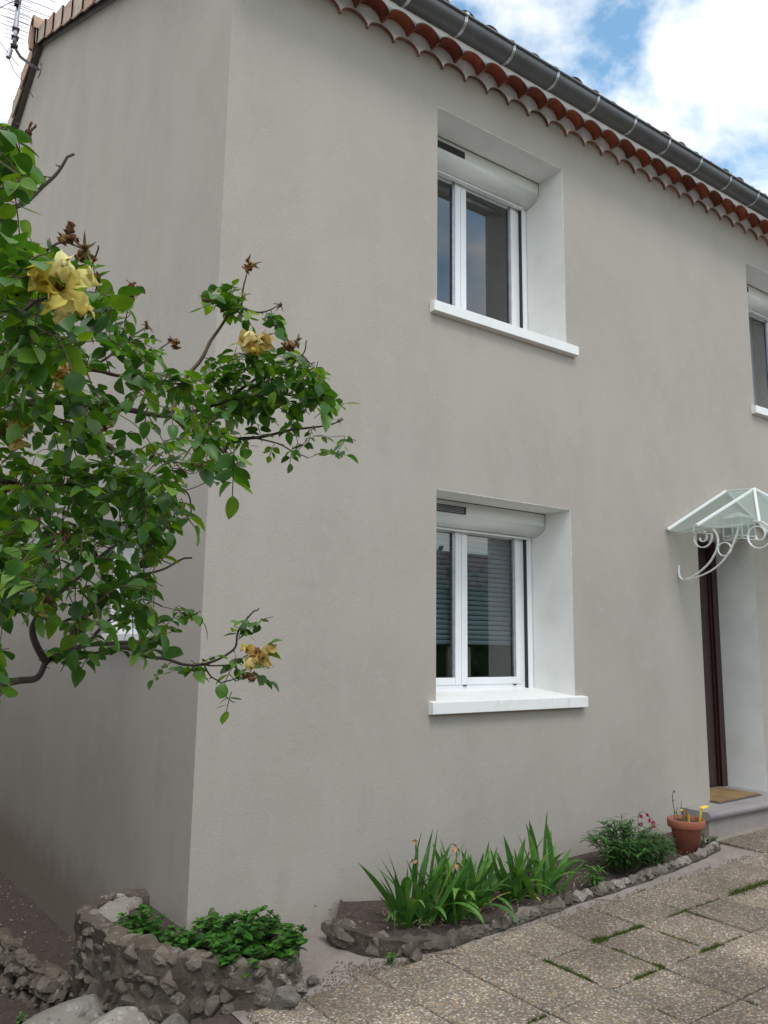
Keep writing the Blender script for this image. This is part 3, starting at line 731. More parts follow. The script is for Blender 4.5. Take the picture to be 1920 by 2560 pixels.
# ------------------------------------------------------------------ antenna
A = empty('roof_antenna', (0, 6.22, 8.98), 'metal television antenna with many thin rods on a bent mast at the gable top', 'antenna')
Mi = A.matrix_world.copy()
def rel(o, par):
    """keeps world coordinates when the parent empty has a location"""
    o.matrix_parent_inverse = Matrix.Translation(-Vector(par.location)) if True else o.matrix_parent_inverse
    return o
ax = -.36
g = G(); g.tube([(0, 6.22, 8.98), (-.15, 6.15, 8.96), (-.27, 6.07, 8.95), (-.335, 6.02, 8.99), (ax, 6.0, 9.08), (ax, 6.0, 9.22)], .020, 8)
g.tube([(ax, 6.0, 9.0), (ax, 6.0, 9.22), (ax, 6.0, 11.4)], .028, 10)
g.box(-.012, -.002, 6.16, 6.28, 8.90, 9.05)
rel(g.obj('mast', M['steel'], A, smooth=True), A)
for z in (9.0, 9.12, 9.24):
    g = G(); g.tube([(ax-.05, 5.97, z), (ax+.04, 5.97, z+.01)], .012, 6); g.box(ax-.04, ax+.04, 5.965, 6.03, z-.012, z+.012); rel(g.obj('clamp', M['black'], A), A)
g = G(); g.tube([(ax-.04, 5.98, 8.93), (ax-.06, 5.97, 8.80)], .030, 8); rel(g.obj('amplifier', M['steel'], A), A)
g = G(); g.box(ax-.05, ax+.0, 5.93, 5.99, 9.55, 9.66); rel(g.obj('dipole_box', M['black'], A), A)
g = G(); g.box(ax-.04, ax+.04, 5.93, 6.0, 9.9, 10.1); rel(g.obj('dipole_box', M['black'], A), A)
def rods(name, p0, p1, n, l0, l1, dirv, r, m):
    g = G(); p0 = Vector(p0); p1 = Vector(p1); dirv = Vector(dirv).normalized()
    g.tube([p0, p1], r*1.8, 6)
    for i in range(n):
        t = i/(n-1); c = p0.lerp(p1, t); l = (l0+(l1-l0)*t)/2
        g.tube([c-dirv*l, c+dirv*l], r, 4, cap=False)
    return rel(g.obj(name, m, A), A)
ROD = (1, -.08, 0.0)
BO = Vector((.10, 1, 0))
pA = Vector((ax, 5.97, 9.95))
rods('rod_set', pA-BO*1.55+Vector((0, 0, .0)), pA+BO*.95+Vector((0, 0, 0)), 17, .75, .95, ROD, .0055, M['anod'])
pB = Vector((ax+.02, 5.97, 9.62))
rods('rod_set', pB-BO*.95+Vector((0, 0, -.0)), pB+BO*.75+Vector((0,0,0)), 22, .22, .28, ROD, .0045, M['anod'])
# curved reflector grille
g = G()
c0 = pA+Vector((.38, -.75, .10)); P = []
for i in range(9):
    a = -.9+1.8*i/8
    for s_ in (-1, 1): P.append(c0 + Vector((.03*math.cos(a)*s_, .02*s_, .19*math.sin(a))) + Vector((-.05*math.cos(a)*0, 0, 0)))
g.add(P, [(2*i, 2*i+1, 2*i+3, 2*i+2) for i in range(8)])
rel(g.obj('reflector', M['anod'], A), A)
# cable loop
g = G(); pts = []
for i in range(15):
    t = i/14; pts.append((ax-.03-.30*math.sin(t*PI)+.10*t, 5.96, 9.62-.88*t))
g.tube(pts, .005, 5); pts = [(ax-.06, 5.97, 8.82), (ax+.02, 5.98, 8.66), (-.18, 6.05, 8.58), (-.04, 6.3, 8.62)]; g.tube(pts, .005, 5)
rel(g.obj('cable', M['black'], A), A)

# ------------------------------------------------------------------ canopy over the door
K = empty('door_canopy', (5.05, 0, 2.63), 'white iron door canopy with clear ribbed panes and scroll brackets', 'canopy')
XC = 5.053
rim = [(4.16, -.005, 2.63), (4.136, -.312, 2.63), (4.353, -.716, 2.63), (5.753, -.716, 2.63), (5.97, -.312, 2.63), (5.946, -.005, 2.63)]
apx = (XC, -.295, 3.045); apw = (XC, -.005, 3.065)
def pane(a, b, t1, t2, name='canopy_pane'):
    g = G(); n = 10; a, b, t1, t2 = map(Vector, (a, b, t1, t2)); P = []
    nrm = (b-a).cross(t1-a).normalized()
    if nrm.z < 0: nrm = -nrm
    for j in range(7):
        v = j/6
        for i in range(n+1):
            u = i/n; p = a.lerp(b, u).lerp(t1.lerp(t2, u), v)
            p = p + Vector((0, 0, -.030*math.sin(PI*u)*(1-v)**1.5)) + (a+b-t1-t2).normalized()*.02*(1-v)
            P.append(p)
    g.add(P, [(j*(n+1)+i, j*(n+1)+i+1, (j+1)*(n+1)+i+1, (j+1)*(n+1)+i) for j in range(6) for i in range(n)])
    rel(g.obj(name, M['sheet'], K, smooth=True), K)
pane(rim[0], rim[1], apw, apx); pane(rim[1], rim[2], apx, apx); pane(rim[2], rim[3], apx, apx); pane(rim[3], rim[4], apx, apx); pane(rim[4], rim[5], apx, apw)
def bar(p, q, w_=.011, h_=.011, m=M['white_iron'], name='rafter'):
    p, q = Vector(p), Vector(q); t = (q-p).normalized(); s = t.cross(Vector((0, 0, 1))).normalized(); u = s.cross(t)
    g = G(); g.add([p-s*w_-u*h_, p+s*w_-u*h_, p+s*w_+u*h_, p-s*w_+u*h_, q-s*w_-u*h_, q+s*w_-u*h_, q+s*w_+u*h_, q-s*w_+u*h_],
                   [(0,1,2,3), (7,6,5,4), (0,4,5,1), (1,5,6,2), (2,6,7,3), (3,7,4,0)])
    rel(g.obj(name, m, K, bevel=.003), K)
UPV = Vector((0, 0, .012))
for a_, b_ in ((rim[0], apw), (rim[1], apx), (rim[2], apx), (rim[3], apx), (rim[4], apx), (rim[5], apw)):
    a2 = Vector(a_) + (Vector(a_)-Vector(b_)).normalized()*.02
    if abs(a_[1]) < .05: a2.y = -.02; b_ = (b_[0], -.02, b_[2])
    bar(a2+UPV*.3, Vector(b_)+UPV*.3)
bar((XC, -.01, 3.07), (XC, -.30, 3.05), .006, .006, name='ridge_bar')
def flat_curve(pts, w_=.011, th=.004, name='scroll', parent=K, m=M['white_iron']):
    """a flat bar bent in the plane x = const: w_ is its width along x"""
    pts = [Vector(p) for p in pts]; P = []; n = len(pts)
    for i, p in enumerate(pts):
        t = (pts[min(i+1, n-1)]-pts[max(i-1, 0)]).normalized(); u = Vector((1, 0, 0)).cross(t)
        for (a, b) in ((-w_, -th), (w_, -th), (w_, th), (-w_, th)): P.append(p+Vector((1, 0, 0))*a+u*b)
    g = G(); g.add(P, [(4*i+j, 4*i+(j+1) % 4, 4*i+4+(j+1) % 4, 4*i+4+j) for i in range(n-1) for j in range(4)] + [(3, 2, 1, 0), (4*n-4, 4*n-3, 4*n-2, 4*n-1)])
    return rel(g.obj(name, m, parent), parent)
def smooth_path(ctrl, n=8):
    c = [Vector(p) for p in ctrl]; c = [c[0]*2-c[1]] + c + [c[-1]*2-c[-2]]; out = []
    for i in range(1, len(c)-2):
        for k in range(n):
            t = k/n; a, b, d, e = c[i-1], c[i], c[i+1], c[i+2]
            out.append(.5*((2*b)+(-a+d)*t+(2*a-5*b+4*d-e)*t*t+(-a+3*b-3*d+e)*t**3))
    out.append(c[-2]); return out
for XB in (4.294, 5.81):
    f = lambda L_: [(XB, y_, z_) for (y_, z_) in L_]
    flat_curve(smooth_path(f([(-.008, 2.33), (-.008, 2.25), (-.03, 2.215), (-.076, 2.207), (-.19, 2.222), (-.318, 2.268), (-.42, 2.335), (-.496, 2.428), (-.545, 2.52), (-.577, 2.605)])), name='bracket_bar')
    flat_curve(smooth_path(f([(-.06, 2.208), (-.16, 2.238), (-.278, 2.313), (-.345, 2.39), (-.380, 2.46), (-.385, 2.54), (-.350, 2.61)])), name='bracket_bar')
    flat_curve([(XB, -.440+.058*math.cos(a), 2.432+.055*math.sin(a)) for a in [2*PI*i/24 for i in range(25)]], name='ring', w_=.008)
    sp = []
    for i in range(44):
        t = i/43; a = R(165)+t*R(560); r_ = .082*(1-t)**.8+.012
        sp.append((XB, -.243-math.cos(a)*r_*-1.0, 2.545+math.sin(a)*r_))
    sp = [(XB, -.175, 2.66), (XB, -.163, 2.60)] + sp
    flat_curve(sp, name='scroll')
    sp = []
    for i in range(44):
        t = i/43; a = R(25)-t*R(560); r_ = .105*(1-t)**.8+.014
        sp.append((XB, -.735-math.cos(a)*r_, 2.515+math.sin(a)*r_))
    sp = [(XB, -.70, 2.635), (XB, -.77, 2.62)] + sp
    flat_curve(sp, name='scroll')
    flat_curve([(XB, -.01, 2.60), (XB, -.25, 2.625), (XB, -.60, 2.615)], name='bracket_bar', w_=.007, th=.003)

# wall lantern over the door
LN = empty('lantern', (5.08, -.10, 2.70), 'small white framed lantern with clear panes under the door canopy', 'lantern')
g = G()
x0, x1, y0, y1, z0, z1 = 4.975, 5.185, -.20, -.02, 2.605, 2.80
t_ = .009
for (xa, ya) in ((x0, y0), (x1, y0), (x0, y1), (x1, y1), ((x0+x1)/2, y0), (x0, (y0+y1)/2)):
    g.box(xa-t_/2, xa+t_/2, ya-t_/2, ya+t_/2, z0, z1)
for z in (z0, z0+.03, z1): 
    g.box(x0, x1, y0-t_/2, y0+t_/2, z-t_/2, z+t_/2); g.box(x0, x1, y1-t_/2, y1+t_/2, z-t_/2, z+t_/2)
    g.box(x0-t_/2, x0+t_/2, y0, y1, z-t_/2, z+t_/2); g.box(x1-t_/2, x1+t_/2, y0, y1, z-t_/2, z+t_/2)
rel(g.obj('lantern_frame', M['white_iron'], LN), LN)
g = G(); g.add([(x0-.01, y0-.01, z1), (x1+.01, y0-.01, z1), (x1+.01, y1+.01, z1), (x0-.01, y1+.01, z1), (5.08, -.11, z1+.07)], [(0,1,4), (1,2,4), (2,3,4), (3,0,4), (3,2,1,0)])
g.box(5.06, 5.10, -.11, -.002, z1+.02, z1+.05)
rel(g.obj('lantern_cap', M['white_iron'], LN), LN)
g = G()
for (p, q) in (((x0+.006, y0+.002), (x0+.1, y0+.002)), ((x0+.11, y0+.002), (x1-.006, y0+.002)), ((x0+.002, y0+.006), (x0+.002, y1-.006)), ((x1-.002, y0+.006), (x1-.002, y1-.006))):
    g.quad((p[0], p[1], z0+.035), (q[0], q[1], z0+.035), (q[0], q[1], z1-.006), (p[0], p[1], z1-.006))
rel(g.obj('lantern_pane', M['sheet'], LN), LN)
g = G(); g.tube([(5.08, -.11, z1), (5.08, -.11, z1-.06)], .018, 10); g.tube([(5.08, -.11, z1-.06), (5.08, -.11, z1-.09), (5.08, -.11, z1-.13)], [.02, .028, .012], 10)
rel(g.obj('bulb', M['pvc'], LN, smooth=True), LN)

# doormat
g = G(); g.box(0, .66, 0, .40, .004, .018)
dm = empty('doormat', (4.60, -.075, .361), 'brown coir doormat with a grey edge lying before the front door', 'doormat', rz=R(2))
g.obj('mat_pile', M['mat'], dm, bevel=.003)
g = G(); g.box(-.018, .678, -.018, .418, 0, .007); g.obj('mat_border', M['mat_edge'], dm, bevel=.002)

# ------------------------------------------------------------------ stones
def rock_mesh(seed, sub=3, rough=.35, flat=1.0):
    bm = bmesh.new(); bmesh.ops.create_icosphere(bm, subdivisions=sub, radius=1)
    o = Vector((seed*7.3, seed*3.1, seed*1.7))
    for v in bm.verts:
        n = v.co.normalized()
        k = 1 + rough*noise.noise(n*1.3+o) + rough*.5*noise.noise(n*3.1+o) + rough*.22*noise.noise(n*7+o)
        v.co = n*k
        for ax_ in (Vector((.6, .3, .7)), Vector((-.7, .5, .2)), Vector((.1, -.9, .4)), Vector((-.2, .3, -.9)), Vector((.8, -.4, -.3)), Vector((-.5, -.6, .6))):
            q = ax_.copy(); q.rotate(Matrix.Rotation(seed*1.3, 3, 'Z')); q.normalize(); d = v.co.dot(q)
            if d > .68: v.co -= q*(d-.68)*.85
    me = bpy.data.meshes.new('stone'); bm.to_mesh(me); bm.free()
    return me
def rock_set(m, n, sub=2, rough=.35, s0=0):
    L_ = []
    for i in range(n):
        me = rock_mesh(s0+i+1, sub, rough); me.materials.append(m); L_.append(me)
    return L_
RK = rock_set(M['stone'], 10, 3, .5); RKS = rock_set(M['stone'], 10, 3, .32, 70); RKP = rock_set(M['stone_pale'], 6, 3, .5, 30)
def put_rock(name, me, loc, sc, rot=None, parent=None, **k):
    o = link(name, me, None, parent, **k)
    o.location = loc; o.scale = sc; o.rotation_euler = rot or (random.uniform(-.4, .4), random.uniform(-.4, .4), random.uniform(0, 6.28))
    return o
def path_pts(ctrl, step):
    c = smooth_path([(*p, 0) if len(p) == 2 else p for p in ctrl], 10); out = [c[0]]; acc = 0
    for a, b in zip(c, c[1:]):
        acc += (b-a).length
        if acc >= step: out.append(b.copy()); acc = 0
    return out
def wall_core(name, ctrl, zb, zt, th, m, parent, jag=.02):
    """rubble wall body following a path, with a bumpy surface"""
    c = path_pts(ctrl, .03); n = len(c); P = []; rows = []
    prof = []
    for i, p in enumerate(c):
        t = (c[min(i+1, n-1)]-c[max(i-1, 0)]).normalized(); s = Vector((t.y, -t.x, 0))
        b_, t_z = zb(p), zt(p)
        ring = []
        K_ = 8
        for j in range(K_+1): ring.append(p+s*th/2 + Vector((0, 0, b_+(t_z-b_)*j/K_)))
        for j in range(1, 4): ring.append(p+s*(th/2-th*j/4)+Vector((0, 0, t_z+.008)))
        for j in range(K_, -1, -1): ring.append(p-s*th/2 + Vector((0, 0, b_+(t_z-b_)*j/K_)))
        ring = [q + Vector((noise.noise(q*9), noise.noise(q*9+Vector((5, 5, 5))), noise.noise(q*9+Vector((9, 1, 2)))))*jag + Vector((noise.noise(q*25), noise.noise(q*25+Vector((3, 5, 5))), noise.noise(q*25+Vector((9, 4, 2)))))*jag*.5 for q in ring]
        rows.append(len(P)); P += ring
    m_ = len(P)//n; g = G()
    g.add(P, [(i*m_+j, i*m_+j+1, (i+1)*m_+j+1, (i+1)*m_+j) for i in range(n-1) for j in range(m_-1)] + [tuple(range(m_-1, -1, -1)), tuple(range((n-1)*m_, n*m_))])
    return g.obj(name, m, parent)
def stone_wall(par, ctrl, zb, zt, th, rows, size, meshes, out_only=True):
    c = path_pts(ctrl, .02); n = len(c); L_ = sum((b-a).length for a, b in zip(c, c[1:]))
    for r_ in range(rows):
        s = random.uniform(0, size)
        while s < L_:
            i = min(n-1, int(s/L_*(n-1))); p = c[i]; t = (c[min(i+1, n-1)]-c[max(i-1, 0)]).normalized(); nr = Vector((t.y, -t.x, 0))
            b_, t_z = zb(p), zt(p); z = b_+(t_z-b_)*(r_+.55+random.uniform(-.25, .25))/rows
            k = size*random.uniform(.36, .72)
            put_rock('stone', random.choice(meshes), p+nr*(th/2-.024+random.uniform(-.012, .006))+Vector((0, 0, z)),
                     (k*random.uniform(.7, 1.2), k*random.uniform(.7, 1.2), k*random.uniform(.5, .9)), (random.uniform(-.5, .5), random.uniform(-.5, .5), random.uniform(0, 6.28)), par)
            s += size*random.uniform(.55, 1.0)
# ---- corner planter
PL = empty('stone_planter', (-.1, -.2, 0), 'curved rubble stone planter around the house corner holding green plants', 'planter')
PL.location = (0, 0, 0)
pc = [(.0, .60), (-.20, .60), (-.37, .46), (-.375, .22), (-.33, -.02), (-.28, -.22), (-.20, -.36), (-.10, -.52), (.01, -.63), (.14, -.69), (.25, -.62), (.31, -.47), (.36, -.28), (.43, -.04)]
zt_p = lambda p: .225 - .05*max(0, min(1, (p.x+.1)/.5))
zb_p = lambda p: -.42 if p.x < .05 else -.1
wall_core('rubble_core', pc, zb_p, zt_p, .10, M['stone_mortar'], PL, .028)
random.seed(21)
stone_wall(PL, pc[2:], zb_p, zt_p, .10, 9, .088, RKS)
# cap stones
for p in path_pts(pc, .075):
    k = random.uniform(.030, .050)
    put_rock('stone', random.choice(RK+RKP[:2]), p+Vector((random.uniform(-.02, .02), random.uniform(-.02, .02), zt_p(p)-.008)), (k*1.2, k, k*.55), None, PL)
# big corner slab against the side wall
put_rock('stone', RKP[1], (-.27, .46, .185), (.13, .10, .04), (.1, -.25, .5), PL); put_rock('stone', RKP[3], (-.12, .58, .19), (.12, .08, .04), (.2, .1, .1), PL)
g = G(); c = [Vector((*p, 0)) if len(p) == 2 else Vector(p) for p in pc]; ring = smooth_path([(*p, 0) for p in pc], 4)
ring = [q+Vector((0, 0, .165)) for q in ring] + [Vector((.43, .0, .165)), Vector((0, -.0, .165))]
cc = Vector((.0, -.2, .175))
g.add([cc]+ring, [(0, i, i+1) for i in range(1, len(ring))] + [(0, len(ring), 1)])
g.obj('planter_soil', M['soil'], PL)

# ---- low rubble edging on the left, holding the side soil
LW = empty('rubble_edging', (0, 0, 0), 'low dark rubble wall holding the soil strip at the lower left', 'wall')
lc = [(-.62, 3.2), (-.60, 2.4), (-.545, 1.8), (-.50, 1.45), (-.47, 1.15), (-.40, .92), (-.36, .70)]
wall_core('rubble_core', lc, lambda p: -.75, lambda p: -.22, .09, M['stone_mortar'], LW, .035)
# its outer side faces the camera side (path runs towards -y, so flip)
stone_wall(LW, lc[::-1], lambda p: -.62, lambda p: -.22, -.09, 4, .10, RK)
for p in path_pts(lc, .085):
    k = random.uniform(.030, .052); put_rock('stone', random.choice(RK), p+Vector((0, 0, -.225)), (k*1.2, k, k*.6), None, LW)

# ---- rocks along the bottom left
big = rock_set(M['rock'], 4, 4, .30, 50)
for i, (loc, sc, rz, lab) in enumerate([
    ((-.62, -.02, -.125), (.34, .19, .075), .35, 'large flat pale rock at the bottom left corner'),
    ((-.46, -.28, -.10), (.24, .13, .075), .1, 'rounded pale rock in front of the planter base, right of the large flat one'),
    ((-.36, .03, -.27), (.10, .07, .08), 1.1, 'small dark rock wedged between planter and flat rocks'),
    ((-.27, -.53, -.07), (.17, .10, .09), .8, 'angular rock at the bottom edge below the planter'),
    ((-.95, .25, -.20), (.22, .16, .10), .3, 'pale rock cut by the left photo edge')]):
    put_rock('rock', big[i % 4], loc, sc, (.1, -.1, rz), None, label=lab, cat='rock', group='rocks at the foot of the planter')
    
loose = [((.14, -.765, .085), (.082, .062, .055), 'largest loose stone at the right foot of the planter'),
         ((.27, -.70, .075), (.050, .035, .028), 'flat loose stone beside the largest one'),
         ((.37, -.64, .072), (.032, .028, .022), 'small rounded loose stone farthest right by the planter'),
         ((.30, -.63, .070), (.035, .030, .020), 'loose stone tucked against the planter end')]
for i, (l, s_, lab) in enumerate(loose):
    put_rock('loose_stone', RKP[i], l, s_, None, None, label=lab, cat='stone', group='loose stones on the concrete')
put_rock('loose_stone', RK[4], (.93, -.70, .085), (.055, .035, .03), None, None, label='flat broken stone lying outside the corner of the iris bed', cat='stone', group='loose stones on the concrete')

# ---- iris bed with its low edging
BD = empty('flower_bed', (0, 0, 0), 'long narrow flower bed along the front wall edged with low stones', 'flower bed')
bc = [(.77, -.205), (.735, -.27), (.755, -.40), (.80, -.50), (.89, -.59), (1.10, -.64), (1.45, -.645), (1.85, -.62), (2.15, -.60), (2.5, -.585), (2.9, -.575), (3.3, -.54), (3.7, -.49), (4.0, -.42), (4.10, -.30)]
def zt_b(p): return max(gz(p.x)+.028, .185-.085*max(0, min(1, (p.x-.8)/.6)) + .012*p.x)
wall_core('edging_core', bc, lambda p: gz(p.x)-.08, lambda p: zt_b(p)-.038, .06, M['stone_mortar'], BD, .014)
random.seed(5)
for (x_, y_, z_, a_, L_, w_, h_, q_) in ((.745, -.34, .125, -1.15, .150, .060, .075, 0), (.84, -.535, .105, -.85, .100, .055, .075, 1), (.96, -.615, .10, -.3, .085, .050, .062, 2),
                                         (1.09, -.65, .095, -.05, .085, .045, .055, 4), (.745, -.30, .075, -1.3, .10, .05, .06, 5), (1.22, -.655, .10, .05, .06, .04, .05, 6)):
    put_rock('stone', RK[q_], (x_, y_, z_), (L_, w_, h_), (.1, .05, a_), BD)
i = 0
for p in path_pts(bc, .052):
    i += 1
    big_ = p.x < 1.25
    if big_: continue
    k = random.uniform(.050, .066) if big_ else random.uniform(.032, .050)
    me = random.choice(RK if (not big_ and p.x < 2.2) else RKP + RK[:3])
    put_rock('stone', me, p+Vector((random.uniform(-.008, .008), random.uniform(-.008, .008), zt_b(p)-.018)), (k*random.uniform(1., 1.5), k*.8, k*.75), (random.uniform(-.3, .3), random.uniform(-.3, .3), random.uniform(-.5, .5)), BD)
    if big_ and i % 2: put_rock('stone', random.choice(RK), p+Vector((0, -.006, zt_b(p)-.08)), (k*1.4, k*.8, k*1.0), (random.uniform(-.2, .2), random.uniform(-.2, .2), random.uniform(-.6, .6)), BD)
g = G(); ring = smooth_path([(*p, 0) for p in bc], 4); P = []; g.add([(.77, -.205, .13), (.93, -.001, .155), (.91, -.001, .03), (.755, -.205, .03)], [(0, 1, 2, 3)])
n = len(ring)
for q in ring:
    xw = max(q.x, .93); P.append((q.x, q.y, zt_b(q)-.060)); P.append(((q.x+xw)/2, q.y*.5, zt_b(q)-.022+.01*noise.noise(q*9))); P.append((xw, -.001, zt_b(q)-.012))
g.add(P, [(3*i+j, 3*i+j+1, 3*i+4+j, 3*i+3+j) for i in range(n-1) for j in (0, 1)]); g.obj('bed_soil', M['soil'], BD)
# crumbs of soil and chips spilled on the concrete
g = G(); random.seed(9)
for i in range(1500):
    if i < 700: x = random.gauss(.62, .14); y = -.66+random.gauss(0, .06)+.25*(x-.6)*-.2
    elif i < 1200: x = random.uniform(.75, 4.6); y = -.70+random.gauss(0, .025)
    else: x = random.uniform(.72, 4.0); y = random.uniform(-.55, -.02)
    z = gz(x)-.014
    if i >= 1200: z = zt_b(Vector((x, y, 0)))-.012
    s = random.uniform(.002, .008); c = Vector((x, y, z))
    g.add([c+Vector((s, 0, 0)), c+Vector((0, s, 0)), c+Vector((-s, 0, 0)), c+Vector((0, -s, 0)), c+Vector((0, 0, s*1.2))], [(0,1,4), (1,2,4), (2,3,4), (3,0,4)])
g.obj('soil_crumbs', mat('crumbs', (.14, .105, .08), .95, var=[(130, (.32, .27, .22), .50, .60), (90, (.06, .045, .035), .5, .6)]), kind='stuff', label='soil crumbs and gravel chips scattered along the edge of the paving', cat='crumbs')

# ------------------------------------------------------------------ plants
def orient(fwd, up_hint):
    f = fwd.normalized(); s = f.cross(up_hint)
    if s.length < 1e-4: s = f.orthogonal()
    s.normalize(); u = s.cross(f)
    return Matrix((s, f, u)).transposed()
def leaf_verts(L_, W_, fold=.25, curl=.2, tip=.9, n=5):
    """leaf along +y, folded on its midrib; returns verts, faces"""
    P = []; F = []
    for i in range(n+1):
        t = i/n; w_ = W_*.5*(math.sin(PI*min(1, t**.85))**.75 if 0 < t < 1 else 0)
        if t > .75: w_ *= 1-(t-.75)*.6
        z = -curl*L_*t*t
        P += [(-w_, L_*t, z+fold*w_), (0, L_*t, z), (w_, L_*t, z+fold*w_)]
    for i in range(n): 
        a = 3*i
        F += [(a, a+1, a+4, a+3), (a+1, a+2, a+5, a+4)]
    return P, F
def leaf_mesh(name, L_, W_, m, **k):
    g = G(); v_, f_ = leaf_verts(L_, W_, **k); g.add(v_, f_); me = g.mesh(name, True); me.materials.append(m); return me
def scatter_leaves(parent, items, variants, m, name='leaf', limit=300, stuffname='foliage', keyf=None):
    """items: list of (pos, matrix3, scale). the largest in view become parts, the rest one mesh"""
    items = sorted(items, key=keyf or (lambda it: (it[0]-CAM).length/it[2]))
    off = Vector(parent.location)
    for (p, R3, s) in items[:limit]:
        o = link(name, random.choice(variants), None, parent)
        mw = R3.to_4x4(); mw = Matrix.Translation(p-off) @ mw @ Matrix.Scale(s, 4); o.matrix_basis = mw
    rest = items[limit:]
    if rest:
        g = G(); base = [([Vector(v.co) for v in me.vertices], [tuple(pp.vertices) for pp in me.polygons]) for me in variants]
        for (p, R3, s) in rest:
            V, F = random.choice(base); g.add([R3 @ (v*s) + p - off for v in V], F)
        o = g.obj(stuffname, m, parent, smooth=True); o['kind'] = 'stuff'

# ---- rose bush
random.seed(11)
RB_ = empty('rose_bush', (-2.15, -2.5, -.05), 'large yellow rose bush with thorny branches and faded blooms reaching in from the left', 'rose bush')
RO = Vector(RB_.location)
class Tree:
    def __init__(s): s.nodes = []; s.lines = []
    def limb(s, pts, r0, r1):
        c = smooth_path(pts, 6)
        n = len(c); rs = [r0+(r1-r0)*i/(n-1) for i in range(n)]
        c = [p + Vector((noise.noise(p*14), noise.noise(p*14+Vector((4, 4, 4))), noise.noise(p*14+Vector((8, 8, 8)))))*min(.008, .004+r0) if 0 < i < n-1 else p for i, p in enumerate(c)]
        s.lines.append((c, rs)); s.nodes += [(p, r) for p, r in zip(c, rs)]
        return c
T = Tree()
def PX(L_): return [at(u, v, d) for (u, v, d) in L_]
base = Vector((-2.15, -2.5, -.05))
l1s = at(-70, 905, 1.50); l4s = at(-80, 1500, 1.40); l9s = at(-60, 745, 1.35)
T.limb([base, base+Vector((.02, .02, .7)), base+Vector((.10, -.02, 1.3)), l4s], .026, .0075)
T.limb([base+Vector((-.03, .03, 0)), base+Vector((-.04, .08, .9)), base+Vector((.10, .05, 1.7)), l1s], .030, .010)
T.limb([base+Vector((.03, -.03, 0)), base+Vector((.02, -.12, 1.0)), base+Vector((.12, -.15, 1.7)), l9s], .026, .011)
